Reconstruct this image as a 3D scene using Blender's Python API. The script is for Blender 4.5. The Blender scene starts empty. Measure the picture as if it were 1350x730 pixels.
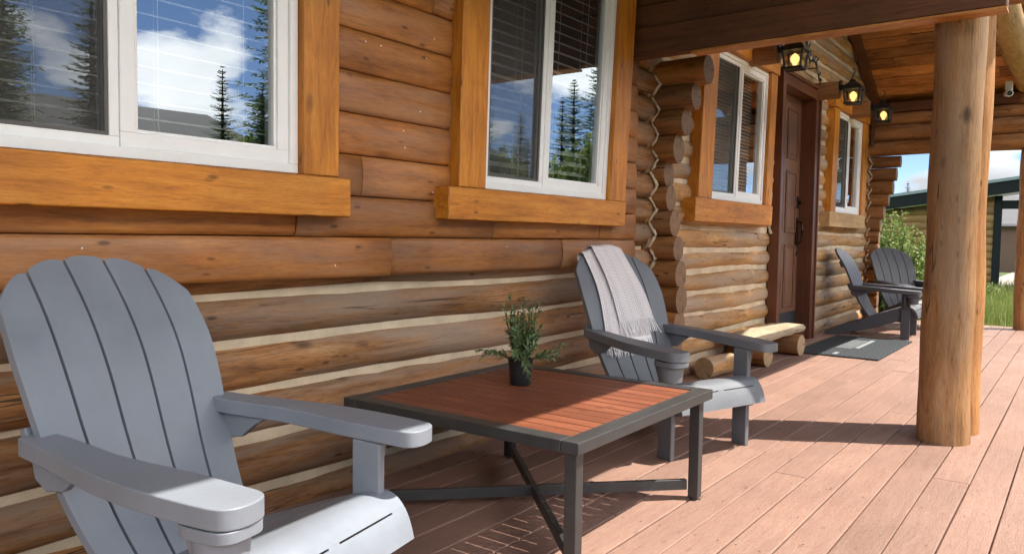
import bpy, bmesh, math, random
from math import sin, cos, pi, radians, sqrt, atan2
from mathutils import Vector, Matrix, noise as mnoise

rnd = random.Random(7)
sc = bpy.context.scene
col = sc.collection

# ------------------------------------------------------------------ node helpers
def new_mat(name):
    m = bpy.data.materials.new(name); m.use_nodes = True
    nt = m.node_tree; nt.nodes.clear()
    out = nt.nodes.new('ShaderNodeOutputMaterial')
    b = nt.nodes.new('ShaderNodeBsdfPrincipled')
    nt.links.new(b.outputs[0], out.inputs[0])
    return m, nt, b, out

def N(nt, t, **kw):
    n = nt.nodes.new(t)
    for k, v in kw.items():
        if k in n.inputs: n.inputs[k].default_value = v
        else: setattr(n, k, v)
    return n

def L(nt, a, b): nt.links.new(a, b)

def ramp(nt, fac, stops, interp='LINEAR'):
    r = nt.nodes.new('ShaderNodeValToRGB'); r.color_ramp.interpolation = interp
    els = r.color_ramp.elements
    while len(els) < len(stops): els.new(0.5)
    for e, (p, c) in zip(els, stops):
        e.position = p
        e.color = (c, c, c, 1) if isinstance(c, (int, float)) else (*c, 1)
    L(nt, fac, r.inputs[0]); return r.outputs[0]

def mix(nt, fac, a, b, mode='MIX'):
    n = nt.nodes.new('ShaderNodeMix'); n.data_type = 'RGBA'; n.blend_type = mode
    for s, v in ((n.inputs[0], fac), (n.inputs[6], a), (n.inputs[7], b)):
        if isinstance(v, (int, float)): s.default_value = v
        elif isinstance(v, tuple): s.default_value = (*v, 1)
        else: L(nt, v, s)
    return n.outputs[2]

def mth(nt, op, a, b=None):
    n = nt.nodes.new('ShaderNodeMath'); n.operation = op
    for s, v in ((n.inputs[0], a), (n.inputs[1], b)):
        if v is None: continue
        if isinstance(v, (int, float)): s.default_value = v
        else: L(nt, v, s)
    return n.outputs[0]

def grain_coord(nt, axis, stretch=14.0, island=True):
    """object coordinates squeezed along the grain, shifted per loose piece"""
    tc = N(nt, 'ShaderNodeTexCoord')
    mp = N(nt, 'ShaderNodeMapping')
    s = [stretch] * 3; s[axis] = 1.0
    mp.inputs['Scale'].default_value = s
    v = tc.outputs['Object']
    if island:
        g = N(nt, 'ShaderNodeNewGeometry')
        k = mth(nt, 'MULTIPLY', g.outputs['Random Per Island'], 37.0)
        cb = N(nt, 'ShaderNodeCombineXYZ')
        for i in range(3): L(nt, k, cb.inputs[i])
        ad = N(nt, 'ShaderNodeVectorMath', operation='ADD')
        L(nt, v, ad.inputs[0]); L(nt, cb.outputs[0], ad.inputs[1]); v = ad.outputs[0]
    L(nt, v, mp.inputs['Vector'])
    return mp.outputs[0], v

def wood(name, dark, mid, light, axis=0, stretch=14.0, rough=.6, bump=.25, scale=1.6, knots=.5, tintvar=.25,
         grey=None, grey_amt=0.0, streak=.5, coat=0.0, spec=.3, cracks=0.0, blot_amt=.6, nicks=1.0):
    m, nt, b, out = new_mat(name)
    gv, ov = grain_coord(nt, axis, stretch)
    n1 = N(nt, 'ShaderNodeTexNoise', Scale=scale * 1.9, Detail=9.0, Roughness=.66, Distortion=.45); L(nt, gv, n1.inputs['Vector'])
    n2 = N(nt, 'ShaderNodeTexNoise', Scale=scale * 15, Detail=5.0, Roughness=.7); L(nt, gv, n2.inputs['Vector'])
    n3 = N(nt, 'ShaderNodeTexNoise', Scale=2.3, Detail=3.0); L(nt, ov, n3.inputs['Vector'])
    c = ramp(nt, n1.outputs[0], [(.25, dark), (.48, mid), (.74, light)])
    fine = ramp(nt, n2.outputs[0], [(.32, .42), (.5, .98), (.75, 1.2)])
    c = mix(nt, streak, c, fine, 'MULTIPLY')
    blot = ramp(nt, n3.outputs[0], [(.3, .62), (.65, 1.14)])
    c = mix(nt, blot_amt, c, blot, 'MULTIPLY')
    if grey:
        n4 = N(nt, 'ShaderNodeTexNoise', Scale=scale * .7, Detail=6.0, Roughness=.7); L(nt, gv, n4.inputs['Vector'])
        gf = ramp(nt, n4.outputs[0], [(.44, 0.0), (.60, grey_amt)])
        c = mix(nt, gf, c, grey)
    # knots
    if knots > 0:
        mp = N(nt, 'ShaderNodeMapping'); s = [1.0] * 3; s[axis] = .45
        mp.inputs['Scale'].default_value = s; L(nt, ov, mp.inputs['Vector'])
        vo = N(nt, 'ShaderNodeTexVoronoi', Scale=5.0); L(nt, mp.outputs[0], vo.inputs['Vector'])
        kf = ramp(nt, vo.outputs['Distance'], [(.045, knots), (.13, 0.0)])
        c = mix(nt, kf, c, tuple(x * .3 for x in dark))
    if cracks > 0:
        mp2 = N(nt, 'ShaderNodeMapping'); s = [9.0] * 3; s[axis] = .5
        mp2.inputs['Scale'].default_value = s; L(nt, ov, mp2.inputs['Vector'])
        n5 = N(nt, 'ShaderNodeTexNoise', Scale=1.0, Detail=3.0, Roughness=.55, Distortion=.3); L(nt, mp2.outputs[0], n5.inputs['Vector'])
        ab = mth(nt, 'ABSOLUTE', mth(nt, 'SUBTRACT', n5.outputs[0], .42))
        cf = mth(nt, 'MULTIPLY', ramp(nt, ab, [(.003, cracks), (.010, 0.0)]), ramp(nt, n3.outputs[0], [(.43, 0.0), (.53, 1.0)]))
        c = mix(nt, cf, c, tuple(x * .22 for x in dark))
    # nicks, pitch spots and small dents
    mp3 = N(nt, 'ShaderNodeMapping'); s = [26.0] * 3; s[axis] = 9.0
    mp3.inputs['Scale'].default_value = s; L(nt, ov, mp3.inputs['Vector'])
    v3 = N(nt, 'ShaderNodeTexVoronoi', Scale=1.0); L(nt, mp3.outputs[0], v3.inputs['Vector'])
    sel = N(nt, 'ShaderNodeSeparateColor'); L(nt, v3.outputs['Color'], sel.inputs[0])
    nk = mth(nt, 'MULTIPLY', ramp(nt, v3.outputs['Distance'], [(.10, .75), (.24, 0.0)]), ramp(nt, sel.outputs[0], [(.80, 0.0), (.84, nicks)]))
    c = mix(nt, nk, c, tuple(x * .35 for x in dark))
    g = N(nt, 'ShaderNodeNewGeometry')
    tv = ramp(nt, g.outputs['Random Per Island'], [(0, 1 - tintvar), (1, 1 + tintvar * .6)])
    c = mix(nt, 1.0, c, tv, 'MULTIPLY')
    L(nt, c, b.inputs['Base Color'])
    b.inputs['Roughness'].default_value = rough
    b.inputs['Specular IOR Level'].default_value = spec
    if coat: b.inputs['Coat Weight'].default_value = coat; b.inputs['Coat Roughness'].default_value = .3
    bp = N(nt, 'ShaderNodeBump', Strength=bump, Distance=.012)
    hs = mth(nt, 'ADD', n1.outputs[0], mth(nt, 'MULTIPLY', n2.outputs[0], .6))
    L(nt, hs, bp.inputs['Height']); L(nt, bp.outputs[0], b.inputs['Normal'])
    return m

def plain(name, colr, rough=.5, metal=0.0, spec=.5, var=.08, scale=9.0, bump=.03, coat=0.0):
    m, nt, b, out = new_mat(name)
    tc = N(nt, 'ShaderNodeTexCoord')
    n1 = N(nt, 'ShaderNodeTexNoise', Scale=scale, Detail=6.0, Roughness=.65); L(nt, tc.outputs['Object'], n1.inputs['Vector'])
    lo = tuple(c * (1 - var) for c in colr); hi = tuple(min(1, c * (1 + var)) for c in colr)
    L(nt, ramp(nt, n1.outputs[0], [(.3, lo), (.7, hi)]), b.inputs['Base Color'])
    L(nt, ramp(nt, n1.outputs[0], [(.3, max(.02, rough - .07)), (.7, min(1, rough + .07))]), b.inputs['Roughness'])
    b.inputs['Metallic'].default_value = metal; b.inputs['Specular IOR Level'].default_value = spec
    if coat: b.inputs['Coat Weight'].default_value = coat
    n2 = N(nt, 'ShaderNodeTexNoise', Scale=scale * 22, Detail=3.0); L(nt, tc.outputs['Object'], n2.inputs['Vector'])
    bp = N(nt, 'ShaderNodeBump', Strength=bump, Distance=.004); L(nt, n2.outputs[0], bp.inputs['Height'])
    L(nt, bp.outputs[0], b.inputs['Normal'])
    return m

def leafmat(name, a, bcol, rough=.55, trans=.25):
    m, nt, b, out = new_mat(name)
    g = N(nt, 'ShaderNodeNewGeometry')
    c = ramp(nt, g.outputs['Random Per Island'], [(0, a), (1, bcol)])
    L(nt, c, b.inputs['Base Color']); b.inputs['Roughness'].default_value = rough
    b.inputs['Specular IOR Level'].default_value = .3
    if trans:
        t = N(nt, 'ShaderNodeBsdfTranslucent'); L(nt, c, t.inputs[0])
        ms = N(nt, 'ShaderNodeMixShader'); ms.inputs[0].default_value = trans
        L(nt, b.outputs[0], ms.inputs[1]); L(nt, t.outputs[0], ms.inputs[2]); L(nt, ms.outputs[0], out.inputs[0])
    return m

# ------------------------------------------------------------------ materials
MAT = {}
MAT['log'] = wood('weathered_log', (.075, .030, .010), (.33, .145, .048), (.49, .26, .105), axis=0, stretch=11, bump=.5, scale=1.1,
                  grey=(.30, .225, .165), grey_amt=.75, streak=.85, tintvar=.22, knots=.7, cracks=.85, rough=.62)
MAT['log_y'] = wood('weathered_log_crosswise', (.095, .032, .009), (.33, .135, .038), (.46, .21, .068), axis=1, stretch=11, bump=.4, scale=1.1,
                    grey=(.21, .145, .095), grey_amt=.4, streak=.6, tintvar=.22, cracks=.8, rough=.62)
MAT['entry_log'] = wood('honey_log', (.17, .075, .022), (.46, .235, .080), (.62, .37, .15), axis=0, stretch=11, bump=.5, scale=1.1,
                  grey=(.36, .29, .22), grey_amt=.75, streak=.7, tintvar=.2, knots=.55, cracks=.8, rough=.62)
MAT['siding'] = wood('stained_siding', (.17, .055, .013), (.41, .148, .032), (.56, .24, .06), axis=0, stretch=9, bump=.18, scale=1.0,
                     grey=(.32, .20, .13), grey_amt=.40, streak=.6, tintvar=.30, knots=.35, rough=.48, spec=.4)  # grey tint puts the sky's sheen on the boards into the colour
MAT['trim'] = wood('orange_trim', (.27, .080, .008), (.54, .190, .017), (.69, .30, .042), axis=0, stretch=9, bump=.18, scale=1.6,
                   streak=.4, tintvar=.14, knots=.75, rough=.45, spec=.4)
MAT['trim_z'] = wood('orange_trim_upright', (.27, .080, .008), (.54, .190, .017), (.69, .30, .042), axis=2, stretch=9, bump=.18, scale=1.6,
                   streak=.4, tintvar=.14, knots=.75, rough=.45, spec=.4)
MAT['trim_pale'] = wood('pale_worn_trim', (.35, .20, .07), (.5, .30, .13), (.6, .40, .2), axis=0, stretch=9, bump=.18, scale=1.6,
                   streak=.4, tintvar=.1, knots=.6, rough=.6, spec=.3)
MAT['beam'] = wood('dark_stained_beam', (.062, .024, .010), (.115, .044, .017), (.155, .064, .026), axis=1, stretch=12, bump=.15,
                   scale=1.2, tintvar=.15, knots=.15, rough=.55, spec=.35)
MAT['ceiling'] = wood('red_cedar_ceiling', (.17, .052, .014), (.46, .185, .045), (.66, .33, .11), axis=1, stretch=7, bump=.12, scale=1.5,
                      tintvar=.6, knots=.7, rough=.45, spec=.4)
MAT['post'] = wood('peeled_post', (.13, .056, .019), (.33, .168, .066), (.46, .27, .13), axis=2, stretch=9, bump=.45, scale=1.2,
                   grey=(.25, .185, .125), grey_amt=.6, streak=.65, tintvar=.1, knots=.85, nicks=.5, cracks=.8, rough=.68)
MAT['post_warm'] = wood('peeled_post_warm', (.24, .10, .030), (.42, .19, .065), (.56, .30, .12), axis=2, stretch=9, bump=.45, scale=1.2,
                   streak=.55, tintvar=.1, knots=.7, cracks=.9, rough=.68)
MAT['tie'] = wood('golden_tie_log', (.28, .15, .05), (.45, .27, .10), (.56, .37, .16), axis=0, stretch=6, bump=.8, scale=2.0,
                   streak=.5, tintvar=.1, knots=.4, cracks=.9, rough=.68)
MAT['slab'] = wood('pale_split_slab', (.29, .215, .135), (.43, .34, .225), (.54, .45, .33), axis=0, stretch=7, bump=.7, scale=2.0,
                   streak=.6, tintvar=.05, knots=.3, rough=.75)
MAT['door'] = wood('mahogany_door', (.11, .045, .025), (.165, .074, .040), (.21, .10, .056), axis=2, stretch=16, bump=.1, scale=1.5,
                   tintvar=.06, knots=.0, nicks=0.0, rough=.38, spec=.5)
MAT['jamb'] = wood('dark_red_door_frame', (.07, .021, .009), (.12, .040, .018), (.16, .058, .027), axis=2, stretch=16, bump=.06, scale=1.5,
                   tintvar=.06, knots=.0, nicks=0.0, rough=.35, spec=.5)
MAT['deck'] = wood('pink_brown_decking', (.243, .137, .101), (.272, .161, .120), (.298, .185, .142), axis=0, stretch=9, bump=.35, scale=2.2,
                   streak=.34, tintvar=.13, knots=.15, blot_amt=.30, nicks=.35, rough=.62, spec=.25)
MAT['tslat'] = wood('red_table_slat', (.13, .038, .018), (.20, .062, .030), (.27, .094, .046), axis=1, stretch=12, bump=.12, scale=1.6,
                    streak=.4, tintvar=.12, knots=.0, rough=.5, spec=.35)
MAT['garage_wall'] = wood('tan_log_siding', (.20, .115, .038), (.29, .175, .062), (.36, .23, .10), axis=1, stretch=8, bump=.2, tintvar=.2, knots=.3)

def end_grain(name, a, b2):
    m, nt, b, out = new_mat(name)
    tc = N(nt, 'ShaderNodeTexCoord')
    w = N(nt, 'ShaderNodeTexWave', wave_type='RINGS', rings_direction='SPHERICAL', Scale=19.0, Distortion=2.5, Detail=3.0)
    w.inputs['Detail Scale'].default_value = 2.0
    L(nt, tc.outputs['UV'], w.inputs['Vector'])
    n1 = N(nt, 'ShaderNodeTexNoise', Scale=16.0, Detail=5.0); L(nt, tc.outputs['UV'], n1.inputs['Vector'])
    c = mix(nt, w.outputs[0], a, b2)
    c = mix(nt, .6, c, ramp(nt, n1.outputs[0], [(.3, .6), (.7, 1.15)]), 'MULTIPLY')
    g = N(nt, 'ShaderNodeNewGeometry')
    c = mix(nt, 1.0, c, ramp(nt, g.outputs['Random Per Island'], [(0, .75), (1, 1.15)]), 'MULTIPLY')
    # a drying split from the heart outwards
    gr = N(nt, 'ShaderNodeTexGradient', gradient_type='RADIAL')
    L(nt, tc.outputs['UV'], gr.inputs[0])
    ab = mth(nt, 'ABSOLUTE', mth(nt, 'SUBTRACT', mth(nt, 'FRACT', mth(nt, 'ADD', gr.outputs[0], mth(nt, 'MULTIPLY', g.outputs['Random Per Island'], 7.3))), .5))
    c = mix(nt, ramp(nt, ab, [(.008, .8), (.02, 0.0)]), c, tuple(x * .2 for x in a))
    L(nt, c, b.inputs['Base Color']); b.inputs['Roughness'].default_value = .75
    bp = N(nt, 'ShaderNodeBump', Strength=.3, Distance=.006); L(nt, n1.outputs[0], bp.inputs['Height']); L(nt, bp.outputs[0], b.inputs['Normal'])
    return m
MAT['end'] = end_grain('log_end_grain', (.13, .066, .032), (.30, .18, .10))
MAT['end_pale'] = end_grain('pale_end_grain', (.36, .24, .12), (.46, .32, .17))

MAT['chink'] = plain('cream_chinking', (.58, .47, .33), rough=.9, var=.22, scale=5, bump=.25, spec=.1)
MAT['vinyl'] = plain('white_vinyl', (.88, .87, .85), rough=.35, var=.03)
MAT['alum'] = plain('dark_screen_frame', (.10, .09, .08), rough=.4, var=.05)
MAT['blind'] = plain('blind_slat', (.88, .87, .84), rough=.5, var=.04)
MAT['room'] = plain('dim_room', (.07, .062, .055), rough=.9)
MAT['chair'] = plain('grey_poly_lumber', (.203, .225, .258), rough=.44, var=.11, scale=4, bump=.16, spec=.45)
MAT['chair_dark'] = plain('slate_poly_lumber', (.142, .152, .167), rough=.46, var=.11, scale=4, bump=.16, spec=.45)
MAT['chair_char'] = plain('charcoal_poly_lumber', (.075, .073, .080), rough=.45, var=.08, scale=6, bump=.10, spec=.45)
MAT['iron'] = plain('black_iron', (.018, .016, .015), rough=.45, var=.25, metal=.3)
MAT['tmetal'] = plain('graphite_table_frame', (.040, .041, .041), rough=.42, var=.2, scale=14, metal=.15, spec=.6)
MAT['pot'] = plain('black_plastic_pot', (.014, .015, .017), rough=.4)
MAT['soil'] = plain('potting_soil', (.03, .02, .012), rough=.95, var=.4, scale=60)
MAT['cam_white'] = plain('white_plastic', (.7, .7, .7), rough=.4)
MAT['lens'] = plain('black_lens', (.01, .01, .012), rough=.1)
MAT['steel'] = plain('dark_bronze', (.03, .022, .018), rough=.35, metal=.8)
MAT['fascia'] = plain('dark_green_fascia', (.014, .019, .019), rough=.8, var=.1, spec=.15)
MAT['metal_roof'] = plain('teal_metal_roof', (.20, .27, .27), rough=.4, var=.08, metal=.3)
MAT['roof_grey'] = plain('grey_shingle', (.115, .115, .12), rough=.85, var=.15, scale=4, bump=.2)
MAT['house_brown'] = plain('brown_board_wall', (.13, .085, .058), rough=.8, var=.12, scale=3)
MAT['gravel'] = plain('gravel', (.30, .27, .23), rough=.95, var=.3, scale=40, bump=.5)
MAT['grassy'] = plain('meadow_ground', (.070, .105, .024), rough=.95, var=.45, scale=1.2, bump=.4)
MAT['bark'] = plain('grey_bark', (.075, .055, .04), rough=.95, var=.35, scale=12, bump=.6)
MAT['blade'] = leafmat('grass_blade', (.09, .17, .022), (.34, .34, .11), trans=.35)
MAT['bush'] = leafmat('willow_leaf', (.14, .21, .045), (.29, .36, .12), trans=.35)
MAT['needle'] = leafmat('spruce_needle', (.05, .10, .028), (.14, .21, .06), trans=.4)
MAT['rosemary'] = leafmat('rosemary_leaf', (.075, .125, .045), (.19, .26, .11), trans=.12)
MAT['stem'] = plain('green_stem', (.10, .10, .045), rough=.7)
MAT['car'] = plain('dark_car_paint', (.012, .016, .024), rough=.35, coat=.1, var=.05, spec=.3)
MAT['tyre'] = plain('tyre_rubber', (.015, .015, .015), rough=.85)
MAT['cglass'] = plain('car_glass', (.02, .025, .03), rough=.05)
MAT['rubber'] = plain('kick_plate_dark', (.02, .022, .026), rough=.5)
MAT['litter'] = plain('dry_leaf_bits', (.13, .075, .035), rough=.9, var=.5)
MAT['joist'] = plain('dark_brown_joist', (.10, .065, .04), rough=.9)  # plain dark brown for the deck framing
MAT['nail'] = plain('screw_head', (.12, .10, .09), rough=.6, var=.1)

def glass_mat(name, tint, base, ripple=0):
    m, nt, b, out = new_mat(name); nt.nodes.remove(b)
    tr = N(nt, 'ShaderNodeBsdfTransparent'); tr.inputs[0].default_value = (*tint, 1)
    gl = N(nt, 'ShaderNodeBsdfGlossy'); gl.inputs['Roughness'].default_value = 0.0; gl.inputs[0].default_value = (.93, .98, 1, 1)
    fr = N(nt, 'ShaderNodeFresnel', IOR=1.5)
    f2 = mth(nt, 'ADD', mth(nt, 'MULTIPLY', fr.outputs[0], .9), base)
    tc = N(nt, 'ShaderNodeTexCoord')
    n1 = N(nt, 'ShaderNodeTexNoise', Scale=1.6, Detail=0.0); L(nt, tc.outputs['Object'], n1.inputs['Vector'])
    if ripple:
        bp = N(nt, 'ShaderNodeBump', Strength=ripple, Distance=.02); L(nt, n1.outputs[0], bp.inputs['Height']); L(nt, bp.outputs[0], gl.inputs['Normal'])
    ms = N(nt, 'ShaderNodeMixShader'); L(nt, f2, ms.inputs[0]); L(nt, tr.outputs[0], ms.inputs[1]); L(nt, gl.outputs[0], ms.inputs[2])
    L(nt, ms.outputs[0], out.inputs[0]); return m
MAT['glass'] = glass_mat('window_glass', (.90, .92, .90), .36)
MAT['lglass'] = glass_mat('seeded_lamp_glass', (.95, .93, .88), .10, .3)

def screen_mat():
    m, nt, b, out = new_mat('insect_screen')
    b.inputs['Base Color'].default_value = (.10, .095, .088, 1); b.inputs['Roughness'].default_value = .8
    tr = N(nt, 'ShaderNodeBsdfTransparent')
    ms = N(nt, 'ShaderNodeMixShader'); ms.inputs[0].default_value = .38
    L(nt, tr.outputs[0], ms.inputs[1]); L(nt, b.outputs[0], ms.inputs[2]); L(nt, ms.outputs[0], out.inputs[0]); return m
MAT['screen'] = screen_mat()

def emit_mat(name, c, s):
    m, nt, b, out = new_mat(name); nt.nodes.remove(b)
    e = N(nt, 'ShaderNodeEmission'); e.inputs[0].default_value = (*c, 1); e.inputs[1].default_value = s
    L(nt, e.outputs[0], out.inputs[0]); return m
MAT['bulb'] = emit_mat('warm_bulb', (1.0, .64, .22), .62)

def blanket_mat():
    m, nt, b, out = new_mat('woven_throw')
    tc = N(nt, 'ShaderNodeTexCoord')
    ck = N(nt, 'ShaderNodeTexWave', wave_type='BANDS', bands_direction='X', Scale=8.5, Distortion=1.2); L(nt, tc.outputs['UV'], ck.inputs['Vector'])
    ck2 = N(nt, 'ShaderNodeTexWave', wave_type='BANDS', bands_direction='Y', Scale=8.5, Distortion=1.2); L(nt, tc.outputs['UV'], ck2.inputs['Vector'])
    f = mth(nt, 'MULTIPLY', ck.outputs[0], ck2.outputs[0])
    c = mix(nt, ramp(nt, f, [(.1, 0.0), (.6, 1.0)]), (.66, .59, .59), (.97, .94, .92))
    st = N(nt, 'ShaderNodeTexWave', wave_type='BANDS', bands_direction='X', Scale=1.5, Distortion=.3); L(nt, tc.outputs['UV'], st.inputs['Vector'])
    c = mix(nt, ramp(nt, st.outputs[0], [(.78, 0.0), (.92, .5)]), c, (.66, .60, .61))
    L(nt, c, b.inputs['Base Color']); b.inputs['Roughness'].default_value = .95; b.inputs['Specular IOR Level'].default_value = .1
    bp = N(nt, 'ShaderNodeBump', Strength=.6, Distance=.005); L(nt, f, bp.inputs['Height']); L(nt, bp.outputs[0], b.inputs['Normal'])
    return m
MAT['throw'] = blanket_mat()
MAT['fringe'] = plain('throw_fringe', (.93, .90, .89), rough=.95, spec=.1)

def mat_mat():
    m, nt, b, out = new_mat('ribbed_doormat')
    tc = N(nt, 'ShaderNodeTexCoord')
    w = N(nt, 'ShaderNodeTexWave', wave_type='BANDS', bands_direction='X', Scale=4.5, Distortion=.1); L(nt, tc.outputs['Object'], w.inputs['Vector'])
    n1 = N(nt, 'ShaderNodeTexNoise', Scale=60.0, Detail=4.0, Roughness=.8); L(nt, tc.outputs['Object'], n1.inputs['Vector'])
    c = mix(nt, ramp(nt, n1.outputs[0], [(.38, 0.0), (.62, 1.0)]), (.018, .020, .023), (.085, .095, .10))
    c = mix(nt, .5, c, ramp(nt, w.outputs[0], [(.3, .55), (.7, 1.2)]), 'MULTIPLY')
    L(nt, c, b.inputs['Base Color']); b.inputs['Roughness'].default_value = .95; b.inputs['Specular IOR Level'].default_value = .1
    bp = N(nt, 'ShaderNodeBump', Strength=.7, Distance=.006); L(nt, n1.outputs[0], bp.inputs['Height']); L(nt, bp.outputs[0], b.inputs['Normal'])
    return m
MAT['mat'] = mat_mat()
MAT['mat_mark'] = plain('doormat_marking', (.22, .235, .235), rough=.95, var=.25, scale=50)

# ------------------------------------------------------------------ mesh builder
class MB:
    def __init__(s): s.v = []; s.f = []; s.mi = []; s.sm = []; s.uv = []
    def add(s, vs, fs, mi=0, smooth=False, uvs=None):
        o = len(s.v); s.v += [tuple(p) for p in vs]
        for k, f in enumerate(fs):
            s.f.append(tuple(i + o for i in f)); s.mi.append(mi); s.sm.append(smooth)
            s.uv.append(uvs[k] if uvs else [(0, 0)] * len(f))
    def box(s, a, b, mi=0):
        (x0, y0, z0), (x1, y1, z1) = a, b
        x0, x1 = min(x0, x1), max(x0, x1); y0, y1 = min(y0, y1), max(y0, y1); z0, z1 = min(z0, z1), max(z0, z1)
        v = [(x0, y0, z0), (x1, y0, z0), (x1, y1, z0), (x0, y1, z0), (x0, y0, z1), (x1, y0, z1), (x1, y1, z1), (x0, y1, z1)]
        s.add(v, [(3, 2, 1, 0), (4, 5, 6, 7), (0, 1, 5, 4), (1, 2, 6, 5), (2, 3, 7, 6), (3, 0, 4, 7)], mi)
    def hexa(s, v, mi=0):
        s.add(v, [(3, 2, 1, 0), (4, 5, 6, 7), (0, 1, 5, 4), (1, 2, 6, 5), (2, 3, 7, 6), (3, 0, 4, 7)], mi)
    def prism(s, pts, axis, a, b, mi=0, smooth=False):
        """polygon pts (2D) extruded along axis from a to b"""
        def P(p, w):
            if axis == 0: return (w, p[0], p[1])
            if axis == 1: return (p[0], w, p[1])
            return (p[0], p[1], w)
        n = len(pts)
        v = [P(p, a) for p in pts] + [P(p, b) for p in pts]
        fs = [tuple(range(n))[::-1], tuple(range(n, 2 * n))] + [(i, (i + 1) % n, n + (i + 1) % n, n + i) for i in range(n)]
        s.add(v, fs, mi, smooth)
    def bar(s, p, q, w, h, mi=0, up=(0, 0, 1)):
        p, q = Vector(p), Vector(q); d = (q - p).normalized(); u = Vector(up)
        sd = d.cross(u)
        if sd.length < 1e-4: sd = d.cross(Vector((1, 0, 0)))
        sd.normalize(); u = sd.cross(d).normalized()
        v = []
        for o in (p, q):
            for a, b in ((-1, -1), (1, -1), (1, 1), (-1, 1)): v.append(o + sd * a * w / 2 + u * b * h / 2)
        s.add(v, [(0, 1, 2, 3), (7, 6, 5, 4), (0, 4, 5, 1), (1, 5, 6, 2), (2, 6, 7, 3), (3, 7, 4, 0)], mi)
    def tube(s, path, rad, seg=10, mi=0, caps=True, capmi=None, rough=0.0, freq=3.0, seed=0.0, smooth=True, sq=1.0, dome=0.0):
        path = [Vector(p) for p in path]; n = len(path)
        if not hasattr(rad, '__len__'): rad = [rad] * n
        t0 = (path[1] - path[0]).normalized()
        ref = Vector((0, 0, 1)) if abs(t0.z) < .9 else Vector((1, 0, 0))
        vs = []; rings = []
        for i, p in enumerate(path):
            t = (path[min(i + 1, n - 1)] - path[max(i - 1, 0)]).normalized()
            a = t.cross(ref).normalized(); b = a.cross(t).normalized()
            ring = []
            for k in range(seg):
                th = 2 * pi * k / seg; r = rad[i]
                q = p + a * cos(th) * r + b * sin(th) * r * sq
                if rough:
                    nn = mnoise.noise(Vector((q.x * freq * .35 if abs(t0.x) > .7 else q.x * freq, q.y * freq * .35 if abs(t0.y) > .7 else q.y * freq,
                                              q.z * freq * .35 if abs(t0.z) > .7 else q.z * freq)) + Vector((seed, seed * 1.7, seed * .3)))
                    r2 = rough * nn
                    q = q + (a * cos(th) + b * sin(th) * sq) * r2
                vs.append(q); ring.append(q)
            rings.append((p, a, b, t))
        fs = []
        for i in range(n - 1):
            for k in range(seg):
                fs.append((i * seg + k, i * seg + (k + 1) % seg, (i + 1) * seg + (k + 1) % seg, (i + 1) * seg + k))
        s.add(vs, fs, mi, smooth)
        if caps:
            cm = mi if capmi is None else capmi
            for e, i in ((0, 0), (1, n - 1)):
                p, a, b, t = rings[i]; sgn = -1 if e == 0 else 1
                rv = vs[i * seg:(i + 1) * seg]
                c = p + t * sgn * dome
                cv = rv + [c]
                ff = []; uu = []
                for k in range(seg):
                    k2 = (k + 1) % seg
                    tri = (k, k2, seg) if e == 1 else (k2, k, seg)
                    ff.append(tri)
                    uu.append([((cv[j] - p).dot(a), (cv[j] - p).dot(b)) for j in tri])
                s.add(cv, ff, cm, False, uu)
    def grid(s, fn, nu, nv, mi=0, smooth=True, uvf=None):
        vs = [fn(i / nu, j / nv) for j in range(nv + 1) for i in range(nu + 1)]
        fs = []; uv = []
        for j in range(nv):
            for i in range(nu):
                a = j * (nu + 1) + i
                fs.append((a, a + 1, a + nu + 2, a + nu + 1))
                if uvf: uv.append([uvf(i / nu, j / nv), uvf((i + 1) / nu, j / nv), uvf((i + 1) / nu, (j + 1) / nv), uvf(i / nu, (j + 1) / nv)])
        s.add(vs, fs, mi, smooth, uv if uvf else None)
    def slab(s, fn, nu, nv, mi=0, smooth=True):
        """closed sheet: fn(u,v,side) with side 0 front / 1 back"""
        W = nu + 1
        f = [fn(i / nu, j / nv, 0) for j in range(nv + 1) for i in range(W)]
        b = [fn(i / nu, j / nv, 1) for j in range(nv + 1) for i in range(W)]
        o = len(f); fs = []
        for j in range(nv):
            for i in range(nu):
                a = j * W + i
                fs.append((a, a + 1, a + W + 1, a + W)); fs.append((o + a + W, o + a + W + 1, o + a + 1, o + a))
        s.add(f + b, fs, mi, smooth)
        # rim as separate verts for a crisp edge
        loop = [i for i in range(W)] + [j * W + nu for j in range(1, nv + 1)] + [nv * W + i for i in range(nu - 1, -1, -1)] + [j * W for j in range(nv - 1, 0, -1)]
        m = len(loop); rv = [f[i] for i in loop] + [b[i] for i in loop]
        s.add(rv, [(k, m + k, m + (k + 1) % m, (k + 1) % m) for k in range(m)], mi, False)
    def xform(s, fn): s.v = [tuple(fn(Vector(p))) for p in s.v]
    def build(s, name, mats, parent=None, bevel=0.0, seg=2, loc=None):
        me = bpy.data.meshes.new(name); me.from_pydata(s.v, [], s.f)
        if not isinstance(mats, (list, tuple)): mats = [mats]
        for m in mats: me.materials.append(MAT[m] if isinstance(m, str) else m)
        me.polygons.foreach_set('material_index', s.mi); me.polygons.foreach_set('use_smooth', s.sm)
        uvl = me.uv_layers.new(name='UVMap'); flat = [c for f in s.uv for p in f for c in p]
        uvl.data.foreach_set('uv', flat)
        me.update()
        o = bpy.data.objects.new(name, me); col.objects.link(o)
        if parent is not None:
            o.parent = parent
            if parent.get('world_space'): o.location = -Vector(parent['base'])
        if bevel:
            bv = o.modifiers.new('bevel', 'BEVEL'); bv.width = bevel; bv.segments = seg; bv.limit_method = 'ANGLE'; bv.angle_limit = radians(40)
            bv.harden_normals = True; me.polygons.foreach_set('use_smooth', [True] * len(me.polygons))
        return o

def tag(o, label=None, cat=None, group=None, kind=None):
    if label: o['label'] = label
    if cat: o['category'] = cat
    if group: o['group'] = group
    if kind: o['kind'] = kind
    return o

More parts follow.
